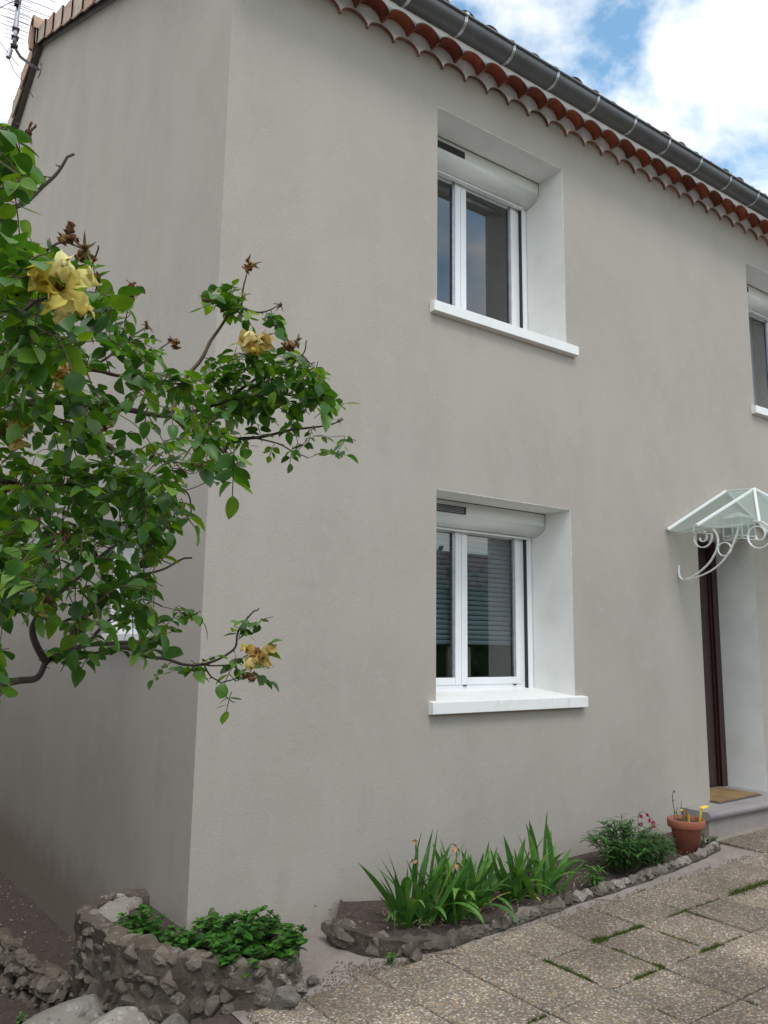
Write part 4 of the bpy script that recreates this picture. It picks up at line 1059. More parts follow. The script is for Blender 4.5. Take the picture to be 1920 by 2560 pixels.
limbs = [
 ([(-70, 905, 1.50), (0, 890, 1.52), (50, 875, 1.55), (175, 870, 1.62), (280, 888, 1.70), (370, 898, 1.78), (450, 878, 1.85), (520, 838, 1.9), (560, 810, 1.92)], .0092, .0028),
 ([(370, 898, 1.78), (420, 940, 1.82), (485, 978, 1.85)], .006, .004),
 ([(485, 978, 1.85), (500, 952, 1.86), (560, 940, 1.9), (640, 925, 1.93), (700, 925, 1.95), (735, 908, 1.95)], .0048, .0015),
 ([(545, 942, 1.88), (600, 955, 1.9), (640, 980, 1.9), (665, 990, 1.9)], .0022, .0012),
 ([(370, 892, 1.78), (395, 830, 1.8), (430, 780, 1.82), (455, 732, 1.85), (490, 685, 1.86), (520, 665, 1.86), (525, 620, 1.86), (532, 580, 1.86)], .0055, .0014),
 ([(520, 665, 1.86), (560, 675, 1.88), (585, 672, 1.88), (606, 660, 1.88)], .0024, .0011),
 ([(450, 878, 1.85), (520, 850, 1.86), (590, 800, 1.87), (640, 770, 1.88)], .0035, .0014),
 ([(500, 860, 1.86), (580, 850, 1.88), (640, 860, 1.9), (680, 890, 1.9)], .003, .0012),
 ([(630, 790, 1.88), (655, 762, 1.88), (662, 735, 1.88)], .0018, .0014),
 ([(-80, 1500, 1.40), (0, 1483, 1.42), (40, 1475, 1.45), (79, 1457, 1.5), (99, 1431, 1.52), (135, 1408, 1.55), (190, 1394, 1.6), (253, 1390, 1.65), (317, 1378, 1.7), (350, 1376, 1.72)], .0070, .0026),
 ([(150, 1425, 1.55), (190, 1416, 1.58), (237, 1408, 1.62), (277, 1400, 1.65), (336, 1420, 1.70), (380, 1431, 1.74), (439, 1433, 1.78), (499, 1404, 1.8), (515, 1364, 1.8), (546, 1320, 1.8), (560, 1313, 1.8)], .0052, .0014),
 ([(439, 1433, 1.78), (455, 1459, 1.78), (479, 1475, 1.78), (489, 1502, 1.78), (507, 1518, 1.78)], .0020, .0010),
 ([(479, 1475, 1.78), (511, 1467, 1.79), (538, 1460, 1.79)], .0015, .0010),
 ([(445, 1437, 1.78), (503, 1436, 1.79), (535, 1415, 1.8)], .0018, .0012),
 ([(99, 1431, 1.52), (70, 1370, 1.5), (75, 1340, 1.5), (110, 1290, 1.52), (160, 1250, 1.55), (250, 1180, 1.62), (300, 1150, 1.7)], .0065, .0022),
 ([(135, 1408, 1.55), (170, 1350, 1.58), (210, 1310, 1.62), (250, 1260, 1.68), (330, 1236, 1.72), (415, 1205, 1.76)], .0045, .0022),
 ([(190, 1394, 1.6), (240, 1330, 1.65), (300, 1300, 1.7), (350, 1310, 1.74)], .0035, .0014),
 ([(30, 878, 1.54), (110, 905, 1.58), (200, 935, 1.64), (240, 970, 1.68), (330, 990, 1.75), (430, 1000, 1.8)], .0055, .0016),
 ([(240, 970, 1.68), (300, 1020, 1.7), (400, 1060, 1.75), (415, 1115, 1.76)], .003, .0014),
 ([(0, 1040, 1.5), (100, 1060, 1.55), (220, 1060, 1.62), (330, 1080, 1.7), (385, 1045, 1.72)], .005, .0014),
 ([(-60, 745, 1.35), (0, 750, 1.38), (60, 762, 1.42), (120, 785, 1.48), (148, 750, 1.5), (145, 690, 1.5)], .0060, .0022),
 ([(120, 785, 1.48), (200, 800, 1.55), (300, 820, 1.65), (400, 850, 1.75)], .0050, .0018),
 ([(150, 750, 1.5), (220, 700, 1.55), (280, 640, 1.58), (292, 625, 1.58)], .0028, .0013),
 ([(220, 780, 1.56), (270, 740, 1.6), (318, 705, 1.62)], .0024, .0012),
 ([(290, 800, 1.62), (340, 760, 1.66), (370, 738, 1.68)], .0024, .0012),
 ([(-60, 745, 1.35), (-30, 600, 1.32), (0, 470, 1.32), (60, 430, 1.36), (110, 385, 1.4), (160, 333, 1.42)], .0055, .0020),
 ([(-10, 500, 1.32), (70, 560, 1.38), (130, 530, 1.42), (180, 540, 1.45)], .0030, .0013),
 ([(-30, 400, 1.3), (0, 325, 1.3), (30, 300, 1.32), (62, 288, 1.34)], .0030, .0014),
 ([(145, 690, 1.5), (170, 620, 1.5), (200, 560, 1.5), (212, 530, 1.5)], .0022, .0014),
 ([(60, 762, 1.42), (40, 700, 1.2), (80, 660, 1.08), (120, 640, 1.02)], .0035, .0018),
 ([(-60, 1180, 1.3), (30, 1190, 1.35), (100, 1185, 1.4), (140, 1160, 1.42)], .0035, .0016),
 ([(0, 1040, 1.5), (-60, 1060, 1.45)], .006, .006),
]
T.limb([l4s, at(-90, 1300, 1.40), at(-60, 1060, 1.45)], .0075, .005)
T.limb([at(-90, 1300, 1.40), at(-60, 1180, 1.3)], .007, .0035)
T.limb([l9s, at(-70, 560, 1.33), at(-30, 400, 1.3)], .006, .003)
lines_main = []
for ctrl, r0, r1 in limbs: T.limb(PX(ctrl), r0, r1)
nmain = len(T.lines)
# leaf masses: polygons on the view with a depth range
regions = [
 ([(-40, 250), (20, 260), (60, 330), (110, 430), (70, 480), (-40, 520)], 17, (1.15, 1.40)),
 ([(-40, 470), (90, 520), (190, 570), (240, 620), (300, 690), (350, 740), (420, 790), (440, 850), (380, 900), (250, 920), (-40, 860)], 170, (1.18, 1.72)),
 ([(-40, 480), (130, 560), (180, 660), (150, 780), (-40, 820)], 31, (.98, 1.2)),
 ([(440, 800), (490, 740), (560, 740), (650, 765), (700, 800), (700, 890), (600, 880), (520, 900), (430, 900)], 108, (1.78, 1.98)),
 ([(430, 880), (560, 900), (700, 880), (765, 930), (745, 955), (660, 1000), (570, 975), (500, 960), (430, 930)], 20, (1.82, 1.98)),
 ([(445, 640), (480, 602), (560, 612), (570, 660), (510, 690), (470, 690)], 16, (1.80, 1.9)),
 ([(560, 670), (615, 690), (600, 720), (560, 710)], 4, (1.84, 1.9)),
 ([(-40, 860), (250, 920), (430, 900), (500, 960), (530, 1030), (440, 1040), (410, 1010), (380, 1060), (-40, 1060)], 103, (1.25, 1.78)),
 ([(-40, 1040), (380, 1040), (410, 1110), (380, 1150), (350, 1190), (-40, 1220)], 103, (1.2, 1.78)),
 ([(-40, 1200), (350, 1180), (320, 1290), (370, 1330), (370, 1390), (300, 1395), (150, 1390), (60, 1330), (-40, 1320)], 91, (1.25, 1.76)),
 ([(380, 1320), (440, 1315), (440, 1345), (390, 1350)], 4, (1.74, 1.8)),
 ([(-40, 1150), (90, 1160), (90, 1300), (-40, 1330)], 14, (1.0, 1.2)),
 ([(500, 1350), (530, 1330), (590, 1330), (580, 1350), (520, 1385), (500, 1385)], 4, (1.78, 1.82)),
 ([(400, 1420), (530, 1405), (560, 1440), (520, 1460), (400, 1450)], 8, (1.76, 1.82)),
 ([(330, 1440), (350, 1440), (350, 1460), (335, 1460)], 1, (1.72, 1.76)),
 ([(475, 1500), (515, 1520), (515, 1530), (480, 1515)], 1, (1.78, 1.8)),
 ([(540, 1455), (580, 1450), (575, 1470)], 2, (1.78, 1.8)),
 ([(-20, 1400), (20, 1405), (10, 1500), (-20, 1500)], 4, (1.2, 1.35)),
 ([(110, 1390), (330, 1390), (340, 1410), (110, 1420)], 8, (1.5, 1.7)),
]
def inpoly(u, v, P):
    c = False; n = len(P)
    for i in range(n):
        (a, b), (d, e) = P[i], P[(i+1) % n]
        if (b > v) != (e > v) and u < (d-a)*(v-b)/(e-b)+a: c = not c
    return c
leaves = []
DOWN = Vector((0, 0, -1))
def compound(p, out, size, nl):
    """a rose leaf: leaflets in pairs on a thin stalk, one at the end"""
    out = out.normalized(); side = out.cross(Vector((0, 0, 1)))
    if side.length < .1: side = Vector((1, 0, 0))
    side.normalize(); q = p.copy(); pts = [p.copy()]; pairs = (nl-1)//2; st = size*.72
    d = out.copy(); q = q + d*st*.7
    for k in range(pairs):
        for sg in (-1, 1):
            ld = (side*sg*1.0 + d*.55 + DOWN*random.uniform(-.05, .45)).normalized()
            upv = (Vector((0, 0, 1))*random.uniform(.5, 1) + Vector((random.gauss(0, .45), random.gauss(0, .45), 0)))
            if random.random() < .93: leaves.append((q+ld*.002, orient(ld, upv), size*random.uniform(.72, 1.05)))
        pts.append(q.copy()); d = (d+DOWN*.22).normalized(); q = q+d*st*.8
    ld = (d+DOWN*.15+Vector((random.gauss(0, .1),)*3)).normalized()
    leaves.append((q, orient(ld, Vector((random.gauss(0, .4), random.gauss(0, .4), 1))), size*random.uniform(.9, 1.2))); pts.append(q)
    T.lines.append((pts, [.0009]*len(pts)))
for poly, cnt, (d0, d1) in regions:
    us = [p[0] for p in poly]; vs_ = [p[1] for p in poly]
    for _ in range(cnt):
        for tr in range(60):
            u = random.uniform(min(us), max(us)); v = random.uniform(min(vs_), max(vs_))
            if inpoly(u, v, poly): break
        p = at(u, v, random.uniform(d0, d1))
        # nearest node that is not much farther
        best = min(T.nodes[::1], key=lambda nd: (nd[0]-p).length)
        q = best[0]; L_ = (p-q).length
        if L_ > .045:
            mid = q.lerp(p, .5) + Vector((random.gauss(0, .1), random.gauss(0, .1), random.gauss(.04, .1)))*L_
            c = smooth_path([q, mid, p], 4); r0 = min(best[1]*.7, .0012+.004*L_)
            T.lines.append((c, [r0+(.0009-r0)*i/(len(c)-1) for i in range(len(c))])); T.nodes += [(x, .0012) for x in c[3:]]
        tw = (p-q).normalized() if L_ > .001 else Vector((random.gauss(0, 1), random.gauss(0, 1), .3))
        out = (tw*.8 + Vector((random.gauss(0, .7), random.gauss(0, .7), random.gauss(-.05, .35))))
        compound(p - out.normalized()*.03, out, .031*random.uniform(.7, 1.3), random.choice([3, 5, 5, 5, 7]))
# branches: main limbs as parts, twigs joined
for i, (c, rs) in enumerate(T.lines[:nmain]):
    g = G(); g.tube([p-RO for p in c], rs, 7)
    mm = M['bark_light'] if i in (9, 10+0, 7) else M['bark']
    for j in range(2, len(c)-2, 5):
        if rs[j] > .0016 and (c[j]-CAM).length < 2.2:
            t = Vector((random.gauss(0, 1), random.gauss(0, 1), random.gauss(0, 1))).normalized()
            g.tube([c[j]-RO, c[j]-RO+t*(rs[j]+.007)], [.0022, .0002], 4, cap=False)
    g.obj('branch', mm, RB_, smooth=True)
g = G()
for c, rs in T.lines[nmain:]: g.tube([p-RO for p in c], rs, 4, cap=False)
tw = g.obj('twigs', mat('twig_green_brown', (.10, .075, .04), .8, var=[(20, (.12, .04, .03), .45, .65)]), RB_, smooth=True); tw['kind'] = 'stuff'
lv = []
for (fo, cu, asp) in ((.25, .12, .66), (.45, .3, .62), (.1, -.12, .7), (.6, .2, .6), (.15, .45, .68)):
    lv.append(leaf_mesh('leaf', 1.0, asp, M['rose_leaf'], fold=fo, curl=cu, n=6))
def in_view(it):
    d = it[0]-CAM; z = d.dot(AX_F); u = 960+FPX*d.dot(AX_R)/z; v = 1280-FPX*d.dot(AX_U)/z
    return (0 if (-20 < u < 1940 and 0 < v < 2560) else 100) + d.length/it[2]*.01
scatter_leaves(RB_, leaves, lv, M['rose_leaf'], limit=300, stuffname='foliage', keyf=in_view)
print('rose leaves', len(leaves))

def petal_mesh(L_, W_, cup, wav, seed, m, name='petal'):
    g = G(); n, k = 6, 6; P = []
    for i in range(n+1):
        t = i/n
        for j in range(k+1):
            s = -1+2*j/k; w_ = W_*.5*math.sin(PI*min(.86, .12+t*.80))**.7
            q = Vector((s*w_, L_*t, cup*(s*s)*w_+.35*cup*L_*t*t))
            q.z += wav*L_*noise.noise(Vector((s*1.6, t*2.6, seed)))*t; q.x += wav*.4*L_*noise.noise(Vector((s*2, t*2, seed+9)))*t
            P.append(q)
    g.add(P, [(i*(k+1)+j, i*(k+1)+j+1, (i+1)*(k+1)+j+1, (i+1)*(k+1)+j) for i in range(n) for j in range(k)])
    me = g.mesh(name, True); me.materials.append(m); return me
def bloom(p, size, kind, tilt=None, label=None, seed=0):
    rnd = random.Random(seed)
    tilt = tilt or Vector((rnd.gauss(0, .6), rnd.gauss(-.4, .5), rnd.uniform(-.2, .8))).normalized()
    g = G()
    # receptacle with sepals and stamens
    R3 = orient(tilt, Vector((0, 0, 1)) if abs(tilt.z) < .9 else Vector((0, 1, 0)))   # local y = flower axis
    def W_(v): return R3 @ Vector(v) * size + p - RO
    g.tube([W_((0, -.28, 0)), W_((0, -.18, 0)), W_((0, -.05, 0)), W_((0, .03, 0))], [size*.05, size*.11, size*.12, size*.05], 7)
    for k in range(5):
        a = 2*PI*k/5+rnd.random()*.5; d = Vector((math.cos(a), rnd.uniform(-1.1, .1), math.sin(a))).normalized(); s = Vector((-math.sin(a), 0, math.cos(a)))
        L_ = rnd.uniform(.42, .65)
        P = [W_(Vector((0, -.02, 0))+d*.08-s*.07), W_(Vector((0, -.02, 0))+d*.08+s*.07), W_(d*L_*.6+s*.045), W_(d*L_*.6-s*.045), W_(d*L_+Vector((0, -.08, 0)))]
        g.add(P, [(0, 1, 2, 3), (3, 2, 4)])
    fl = g.obj('flower', M['sepal'], RB_)
    if label: fl['label'] = label
    g = G()
    for k in range(16):
        a = rnd.random()*2*PI; r_ = rnd.uniform(.03, .14); d = Vector((math.cos(a)*r_, rnd.uniform(.12, .3), math.sin(a)*r_))
        g.tube([W_((math.cos(a)*.05, .0, math.sin(a)*.05)), W_(d)], [size*.014, size*.02], 4)
    st_ = g.obj('stamens', M['petal_dry'], fl)
    if kind == 'bare': return
    cfg = dict(fresh=(8, .95, .60, .55, 1.0, M['petal_yellow']), old=(8, .62, .5, .5, .9, M['petal_old']), dry=(7, .5, .30, .5, 1.2, M['petal_dry']))[kind]
    n, L_, Wd, cup, wav, mm = cfg
    for k in range(n):
        if kind == 'old': mm = rnd.choice([M['petal_yellow'], M['petal_old'], M['petal_pale']])
        me = petal_mesh(size*L_*rnd.uniform(.75, 1.15), size*Wd*rnd.uniform(.7, 1.15), cup, wav, seed*3+k, mm)
        o = link('petal', me, None, fl)
        a = 2*PI*k/n+rnd.random()*.6
        if kind == 'fresh': d = Vector((math.cos(a), rnd.uniform(-.15, .7), math.sin(a)))
        else:
            d = Vector((math.cos(a)*.8, rnd.uniform(-.2, 1.0), math.sin(a)*.8)) 
        dw = (R3 @ d).normalized()
        if kind != 'fresh': dw = (dw+DOWN*rnd.uniform(.3, 1.1)).normalized()
        if kind == 'fresh' and rnd.random() < .4: dw = (dw+DOWN*.8).normalized()
        o.matrix_basis = Matrix.Translation(p-RO+dw*size*.03) @ orient(dw, tilt).to_4x4()
camdir = lambda p: (CAM-p).normalized()
p = at(128, 625, 1.0)
bloom(p, .042, 'fresh', (camdir(p)*.9+Vector((.1, 0, .5))).normalized(), 'large wilting open yellow rose, nearest to the camera', 3)
FL = [(545, 572, 1.86, .030, 'dry'), (563, 733, 1.86, .052, 'old'), (606, 658, 1.88, .026, 'bare'), (446, 648, 1.84, .026, 'bare'), (630, 745, 1.88, .030, 'dry'), (642, 735, 1.88, .028, 'bare'),
      (735, 908, 1.95, .026, 'bare'), (291, 628, 1.58, .030, 'dry'), (317, 702, 1.62, .026, 'bare'), (372, 735, 1.68, .026, 'dry'), (150, 508, 1.44, .032, 'dry'), (183, 538, 1.45, .034, 'dry'),
      (64, 282, 1.34, .034, 'bare'), (140, 808, 1.45, .034, 'old'), (168, 822, 1.5, .018, 'dry'), (220, 903, 1.55, .034, 'dry'), (14, 925, 1.4, .038, 'old'), (450, 940, 1.8, .026, 'dry'),
      (140, 1157, 1.42, .034, 'dry'), (335, 1202, 1.7, .034, 'old'), (100, 1295, 1.5, .036, 'old'), (563, 1412, 1.8, .050, 'old'), (541, 1462, 1.79, .024, 'dry'), (212, 598, 1.5, .024, 'bare'), (60, 730, 1.4, .022, 'dry'), (30, 1055, 1.4, .022, 'dry')]
for i, (u, v, d, s, k) in enumerate(FL): bloom(at(u, v, d-.08), s*(1.25 if k == 'old' else 1.2), k, None, None, 40+i)

# ---- mint clump in the planter
random.seed(4)
def herb(parent, centre, rx, ry, h, nst, size, leafm, variants, limit, stemm, stem_lines, droop=.5):
    off = Vector(parent.location); it = []; g = G()
    for k in range(nst):
        a = random.random()*2*PI; r_ = math.sqrt(random.random())
        bx_, by_ = centre[0]+rx*.55*r_*math.cos(a), centre[1]+ry*.55*r_*math.sin(a)
        tx_, ty_ = centre[0]+rx*r_*math.cos(a), centre[1]+ry*r_*math.sin(a)
        hh = h*(1-.45*r_*r_)*random.uniform(.72, 1.08)
        b0 = Vector((bx_, by_, centre[2])); t0 = Vector((tx_, ty_, centre[2]+hh))
        c = smooth_path([b0, b0.lerp(t0, .5)+Vector((0, 0, hh*.12)), t0], 5)
        g.tube([q-off for q in c], .0018, 4, cap=False)
        npair = stem_lines
        for j in range(npair):
            t = .25+.75*j/(npair-1); q = c[min(len(c)-1, int(t*(len(c)-1)))]
            az = (j % 2)*PI/2+random.random()*.8
            s = size*(1.1-.45*t)*random.uniform(.8, 1.2)
            for e in (0, PI):
                d = Vector((math.cos(az+e), math.sin(az+e), .35-.75*(1-t)*droop+random.gauss(0, .12)))
                it.append((q, orient(d, Vector((random.gauss(0, .2), random.gauss(0, .2), 1))), s))
        q = c[-1]
        for e in range(4):
            d = Vector((math.cos(e*PI/2+.4), math.sin(e*PI/2+.4), .8)); it.append((q+Vector((0, 0, .004)), orient(d, Vector((0, 0, 1))), size*.38))
    st = g.obj('stems', stemm, parent); st['kind'] = 'stuff'
    scatter_leaves(parent, it, variants, leafm, limit=limit)
    return it
mint_v = [leaf_mesh('leaf', 1.0, a, M['mint_leaf'], fold=f, curl=c, n=4) for (a, f, c) in ((.62, .25, .25), (.66, .35, .1), (.58, .15, .4))]
stemm = mat('herb_stem', (.07, .09, .03), .7)
MC = empty('mint_clump', (.12, -.33, .16), 'dense bright green mint clump spilling over the planter at the house corner', 'plant')
its = herb(MC, (.13, -.39, .10), .31, .35, .22, 84, .078, M['mint_leaf'], mint_v, 300, stemm, 5)
MS = empty('mint_sprig', (-.18, .08, .17), 'smaller mint patch in the left half of the planter beside the side wall', 'plant')
herb(MS, (-.22, .06, .13), .12, .15, .17, 18, .062, M['mint_leaf'], mint_v, 120, stemm, 4)
M3 = empty('mint_sprig', (-.13, -.2, .17), 'few low mint shoots between the left patch and the dense clump', 'plant')
herb(M3, (-.14, -.16, .14), .09, .12, .11, 10, .068, M['mint_leaf'], mint_v, 80, stemm, 3)
M4 = empty('dry_seedling', (-.28, .22, .16), 'tiny dark seedling at the left end of the planter', 'plant')
herb(M4, (-.27, .24, .15), .06, .06, .07, 8, .025, M['bush_leaf'], [leaf_mesh('leaf', 1.0, .6, M['bush_leaf'], n=3)], 60, stemm, 3)
# cactus
CA = empty('cactus', (.13, .0, .16), 'small upright spiny cactus standing behind the mint at the wall', 'cactus'); CA.location = (.10, -.08, .16); CA.scale = (.85, .85, .66)
g = G(); n = 14; prf = [(0, .022), (.06, .026), (.13, .026), (.17, .022), (.195, .012), (.203, .002)]; P = []
for z, r_ in prf:
    for j in range(n*2): 
        a = PI*j/n; rr_ = r_*(1 if j % 2 else .82); P.append((rr_*math.cos(a), rr_*math.sin(a), z))
k2 = n*2
g.add(P, [(i*k2+j, i*k2+(j+1) % k2, (i+1)*k2+(j+1) % k2, (i+1)*k2+j) for i in range(len(prf)-1) for j in range(k2)])
g.obj('cactus_body', M['cactus'], CA, smooth=False)
g = G()
for j in range(n):
    a = 2*PI*(j+.5)/n
    for i in range(14):
        z = .01+.0135*i; r_ = .026 if z < .15 else .026*(1-((z-.15)/.06)**2)
        for e in range(2):
            d = Vector((math.cos(a)+random.gauss(0, .5), math.sin(a)+random.gauss(0, .5), random.gauss(0, .5))).normalized(); q = Vector((r_*math.cos(a), r_*math.sin(a), z)); s = Vector((-d.y, d.x, 0))*.0006
            g.add([q-s, q+s, q+d*.009], [(0, 1, 2)])
sp_ = g.obj('spines', M['spine'], CA); sp_['kind'] = 'stuff'

# ---- irises
random.seed(15)
def blade(L_, W_, lean, az, bend, twist, m, parent, base, name='leaf'):
    g = G(); n = 10; p = Vector(base); th = lean; P = []
    dirh = Vector((math.cos(az), math.sin(az), 0)); side0 = Vector((-math.sin(az+twist), math.cos(az+twist), 0))
    for i in range(n+1):
        t = i/n; w_ = W_*.5*(.75+.5*t if t < .4 else (.95 if t < .55 else .95*(1-((t-.55)/.45)**1.7)))
        d = dirh*math.sin(th)+Vector((0, 0, math.cos(th)))
        nn = side0.cross(d).normalized()
        P += [p-side0*w_, p+nn*w_*.25, p+side0*w_]
        p = p+d*(L_/n); th += bend/n*(.4+1.2*t)
    g.add(P, [f for i in range(n) for f in ((3*i, 3*i+1, 3*i+4, 3*i+3), (3*i+1, 3*i+2, 3*i+5, 3*i+4))])
    return g.obj(name, m, parent, smooth=True)
IR = [((1.15, -.40), 32, .50, 'big iris clump at the left end of the bed with drooping outer leaves', True),
      ((1.44, -.40), 32, .45, 'bushy iris clump second from the left with bent leaves', True),
      ((1.64, -.34), 22, .39, 'small tangled iris clump in the middle of the row', False),
      ((1.93, -.38), 22, .44, 'upright iris fan third along the bed', False),
      ((2.16, -.40), 22, .48, 'rightmost iris fan with tall leaves leaning right', False)]
for (c, n, h, lab, fl) in IR:
    zs = zt_b(Vector((c[0], c[1], 0)))-.03
    E = empty('iris', (c[0], c[1], zs), lab, 'iris', 'irises in the flower bed')
    for k in range(n):
        fan = k/(n-1)*2-1
        az = random.choice([0, PI])+random.gauss(0, .5); lean = abs(fan)*.68+random.uniform(0, .15)
        az = (0 if fan > 0 else PI)+random.gauss(0, .55)
        bend = random.uniform(.1, .5)
        if random.random() < .22: bend = random.uniform(1.2, 2.4); az = random.gauss(-PI/2, .8)
        L_ = h*random.uniform(.65, 1.08)*(1-.15*abs(fan))
        blade(L_, random.uniform(.036, .052), lean, az, bend, random.gauss(0, .7), M['iris_leaf'], E, (random.gauss(0, .035)+fan*.06, random.gauss(0, .03), 0))
    if fl:
        for q in range(2):
            hx = random.gauss(0, .03); hh = h*(.86-.2*q)
            g = G(); g.tube([(hx, 0, 0), (hx+.01, -.01, hh*.5), (hx, -.02, hh)], .004, 5); s_ = g.obj('flower_stalk', M['iris_leaf'], E)
            g = G()
            for e in range(5):
                c0 = Vector((hx, -.02, hh)); d = Vector((random.gauss(0, .6), random.gauss(0, .6), random.uniform(-.6, .6))).normalized()
                v_, f_ = leaf_verts(.035, .02, fold=.8, curl=.7, n=4); R3 = orient(d, Vector((.3, .2, 1))); g.add([R3 @ Vector(v) + c0 for v in v_], f_)
            g.obj('dry_flower', mat('dry_iris', (.45, .28, .15), .9, var=[(90, (.25, .13, .07), .4, .7)]), E, smooth=True)
# special drooping blades of the first clump
E0 = [o for o in C.objects if o.name == 'iris'][0]
blade(.30, .034, .5, R(200), 2.3, .3, M['iris_leaf'], E0, (-.06, -.05, .0)); blade(.20, .036, 1.1, R(262), 1.7, .2, M['iris_leaf'], E0, (.03, -.10, .10)); blade(.22, .02, .9, R(175), .5, .4, M['iris_leaf'], E0, (-.10, .02, .0))
random.seed(77)
for e_ in [o for o in C.objects if o.name.startswith('iris') and o.type == 'EMPTY']:
    for q in range(3): blade(random.uniform(.16, .26), .022, random.uniform(.7, 1.2), random.uniform(0, 6.28), random.uniform(.8, 2.0), random.gauss(0, .8), M['petal_old'], e_, (random.gauss(0, .04), random.gauss(0, .03), 0)) ['label'] = 'withered yellow brown leaf'
# withered straw at the iris feet
g = G()
for k in range(160):
    x = random.uniform(.95, 2.6); y = random.uniform(-.60, -.25); z = zt_b(Vector((x, y, 0)))-.005
    a = random.random()*PI*2; L_ = random.uniform(.02, .08); d = Vector((math.cos(a), math.sin(a), random.uniform(-.05, .3)))*L_; s = Vector((-d.y, d.x, 0)).normalized()*.0025
    c0 = Vector((x, y, z)); g.add([c0-s, c0+s, c0+d*.5+s+Vector((0, 0, .008)), c0+d*.5-s+Vector((0, 0, .008)), c0+d], [(0, 1, 2, 3), (3, 2, 4)])
g.obj('straw', mat('withered_leaf', (.32, .25, .13), .9, var=[(15, (.15, .10, .06), .45, .65)]), kind='stuff', label='withered pale leaf scraps on the soil under the irises', cat='dead leaves')

# ---- dark leafy bush
random.seed(8)
def bushy(E, centre, rx, ry, h, nst, m, Lf, Wf, per=16):
    off = Vector(E.location); g = G(); gl = G()
    for k in range(nst):
        a = random.random()*2*PI; r_ = math.sqrt(random.random()); b0 = Vector((centre[0]+rx*.35*r_*math.cos(a), centre[1]+ry*.35*r_*math.sin(a), centre[2]))
        t0 = Vector((centre[0]+rx*r_*math.cos(a), centre[1]+ry*r_*math.sin(a), centre[2]+h*(1-.5*r_*r_)*random.uniform(.7, 1.12)))
        c = smooth_path([b0, b0.lerp(t0, .55)+Vector((0, 0, h*.12)), t0], 6); g.tube([q-off for q in c], .0022, 4, cap=False)
        for j in range(per):
            t = .15+.85*j/(per-1); q = c[min(len(c)-1, int(t*(len(c)-1)))]+Vector((0, 0, random.uniform(-.01, .01)))
            az = j*2.4+random.random(); d = Vector((math.cos(az), math.sin(az), random.uniform(-.2, .75)))
            v_, f_ = leaf_verts(Lf*random.uniform(.7, 1.2), Wf*random.uniform(.8, 1.2), fold=.3, curl=random.uniform(.1, .5), n=3); R3 = orient(d, Vector((0, 0, 1))); gl.add([R3 @ Vector(v)+q-off for v in v_], f_)
    s_ = g.obj('stems', stemm, E); s_['kind'] = 'stuff'
    f = gl.obj('foliage', m, E, smooth=True); f['kind'] = 'stuff'
zb_ = zt_b(Vector((2.9, -.4, 0)))-.02
BU = empty('leafy_bush', (2.88, -.40, zb_), 'dark green bush of narrow leaves between the irises and the flower pot', 'bush')
bushy(BU, (2.96, -.40, zb_), .34, .22, .34, 80, M['bush_leaf'], .066, .016)
bushy(BU, (3.24, -.42, zb_), .22, .15, .22, 30, M['bush_leaf'], .055, .012)
SB = empty('seedling', (2.50, -.50, zb_-.01), 'low green seedling at the left foot of the dark bush', 'plant')
bushy(SB, (2.52, -.50, zb_-.01), .09, .07, .12, 12, M['iris_leaf'], .05, .012, 9)
PF = empty('pink_flower_stem', (3.22, -.34, zb_), 'stem with drooping crimson pink flowers leaning against the wall beside the pot', 'flower')
off = Vector(PF.location)
g = G(); pth = smooth_path([(0, 0, 0), (.02, .03, .18), (.03, .04, .30), (.05, .0, .33), (.09, -.03, .28)], 5); g.tube(pth, .002, 4); g.obj('stem', stemm, PF)
for q in ((.03, .03, .31), (.055, -.01, .325), (.075, -.02, .29), (.09, -.03, .27), (.085, -.04, .25), (.02, .02, .26)):
    gg = G(); v_, f_ = leaf_verts(.035, .02, fold=.9, curl=.2, n=4); R3 = orient(Vector((random.gauss(.3, .3), random.gauss(-.3, .3), -.8)), Vector((1, 0, .2))); gg.add([R3 @ Vector(v)+Vector(q) for v in v_], f_)
    R3 = orient(Vector((random.gauss(.3, .3), random.gauss(-.3, .3), -.8)), Vector((-1, .3, .2))); gg.add([R3 @ Vector(v)+Vector(q) for v in v_], f_)
    gg.obj('blossom', M['pink'], PF, smooth=True)
for (x, y, nn, lab) in ((.80, -.66, 7, 'tiny green weed at the outer corner of the iris bed'), (3.95, -.36, 16, 'low straggly plant right of the flower pot'), (-.62, .62, 8, 'tiny green weed in the dark soil at the lower left')):
    z = gz(x)-.01 if x > 0 and y < -.6 else (zt_b(Vector((x, y, 0)))-.02 if x > 0 else -.33)
    E = empty('weed', (x, y, z), lab, 'weed')
    bushy(E, (x, y, z), .035+.10*(nn > 10), .03+.05*(nn > 10), .05+.04*(nn > 10), nn, M['iris_leaf'] if nn < 10 else M['bush_leaf'], .025, .010, 6)

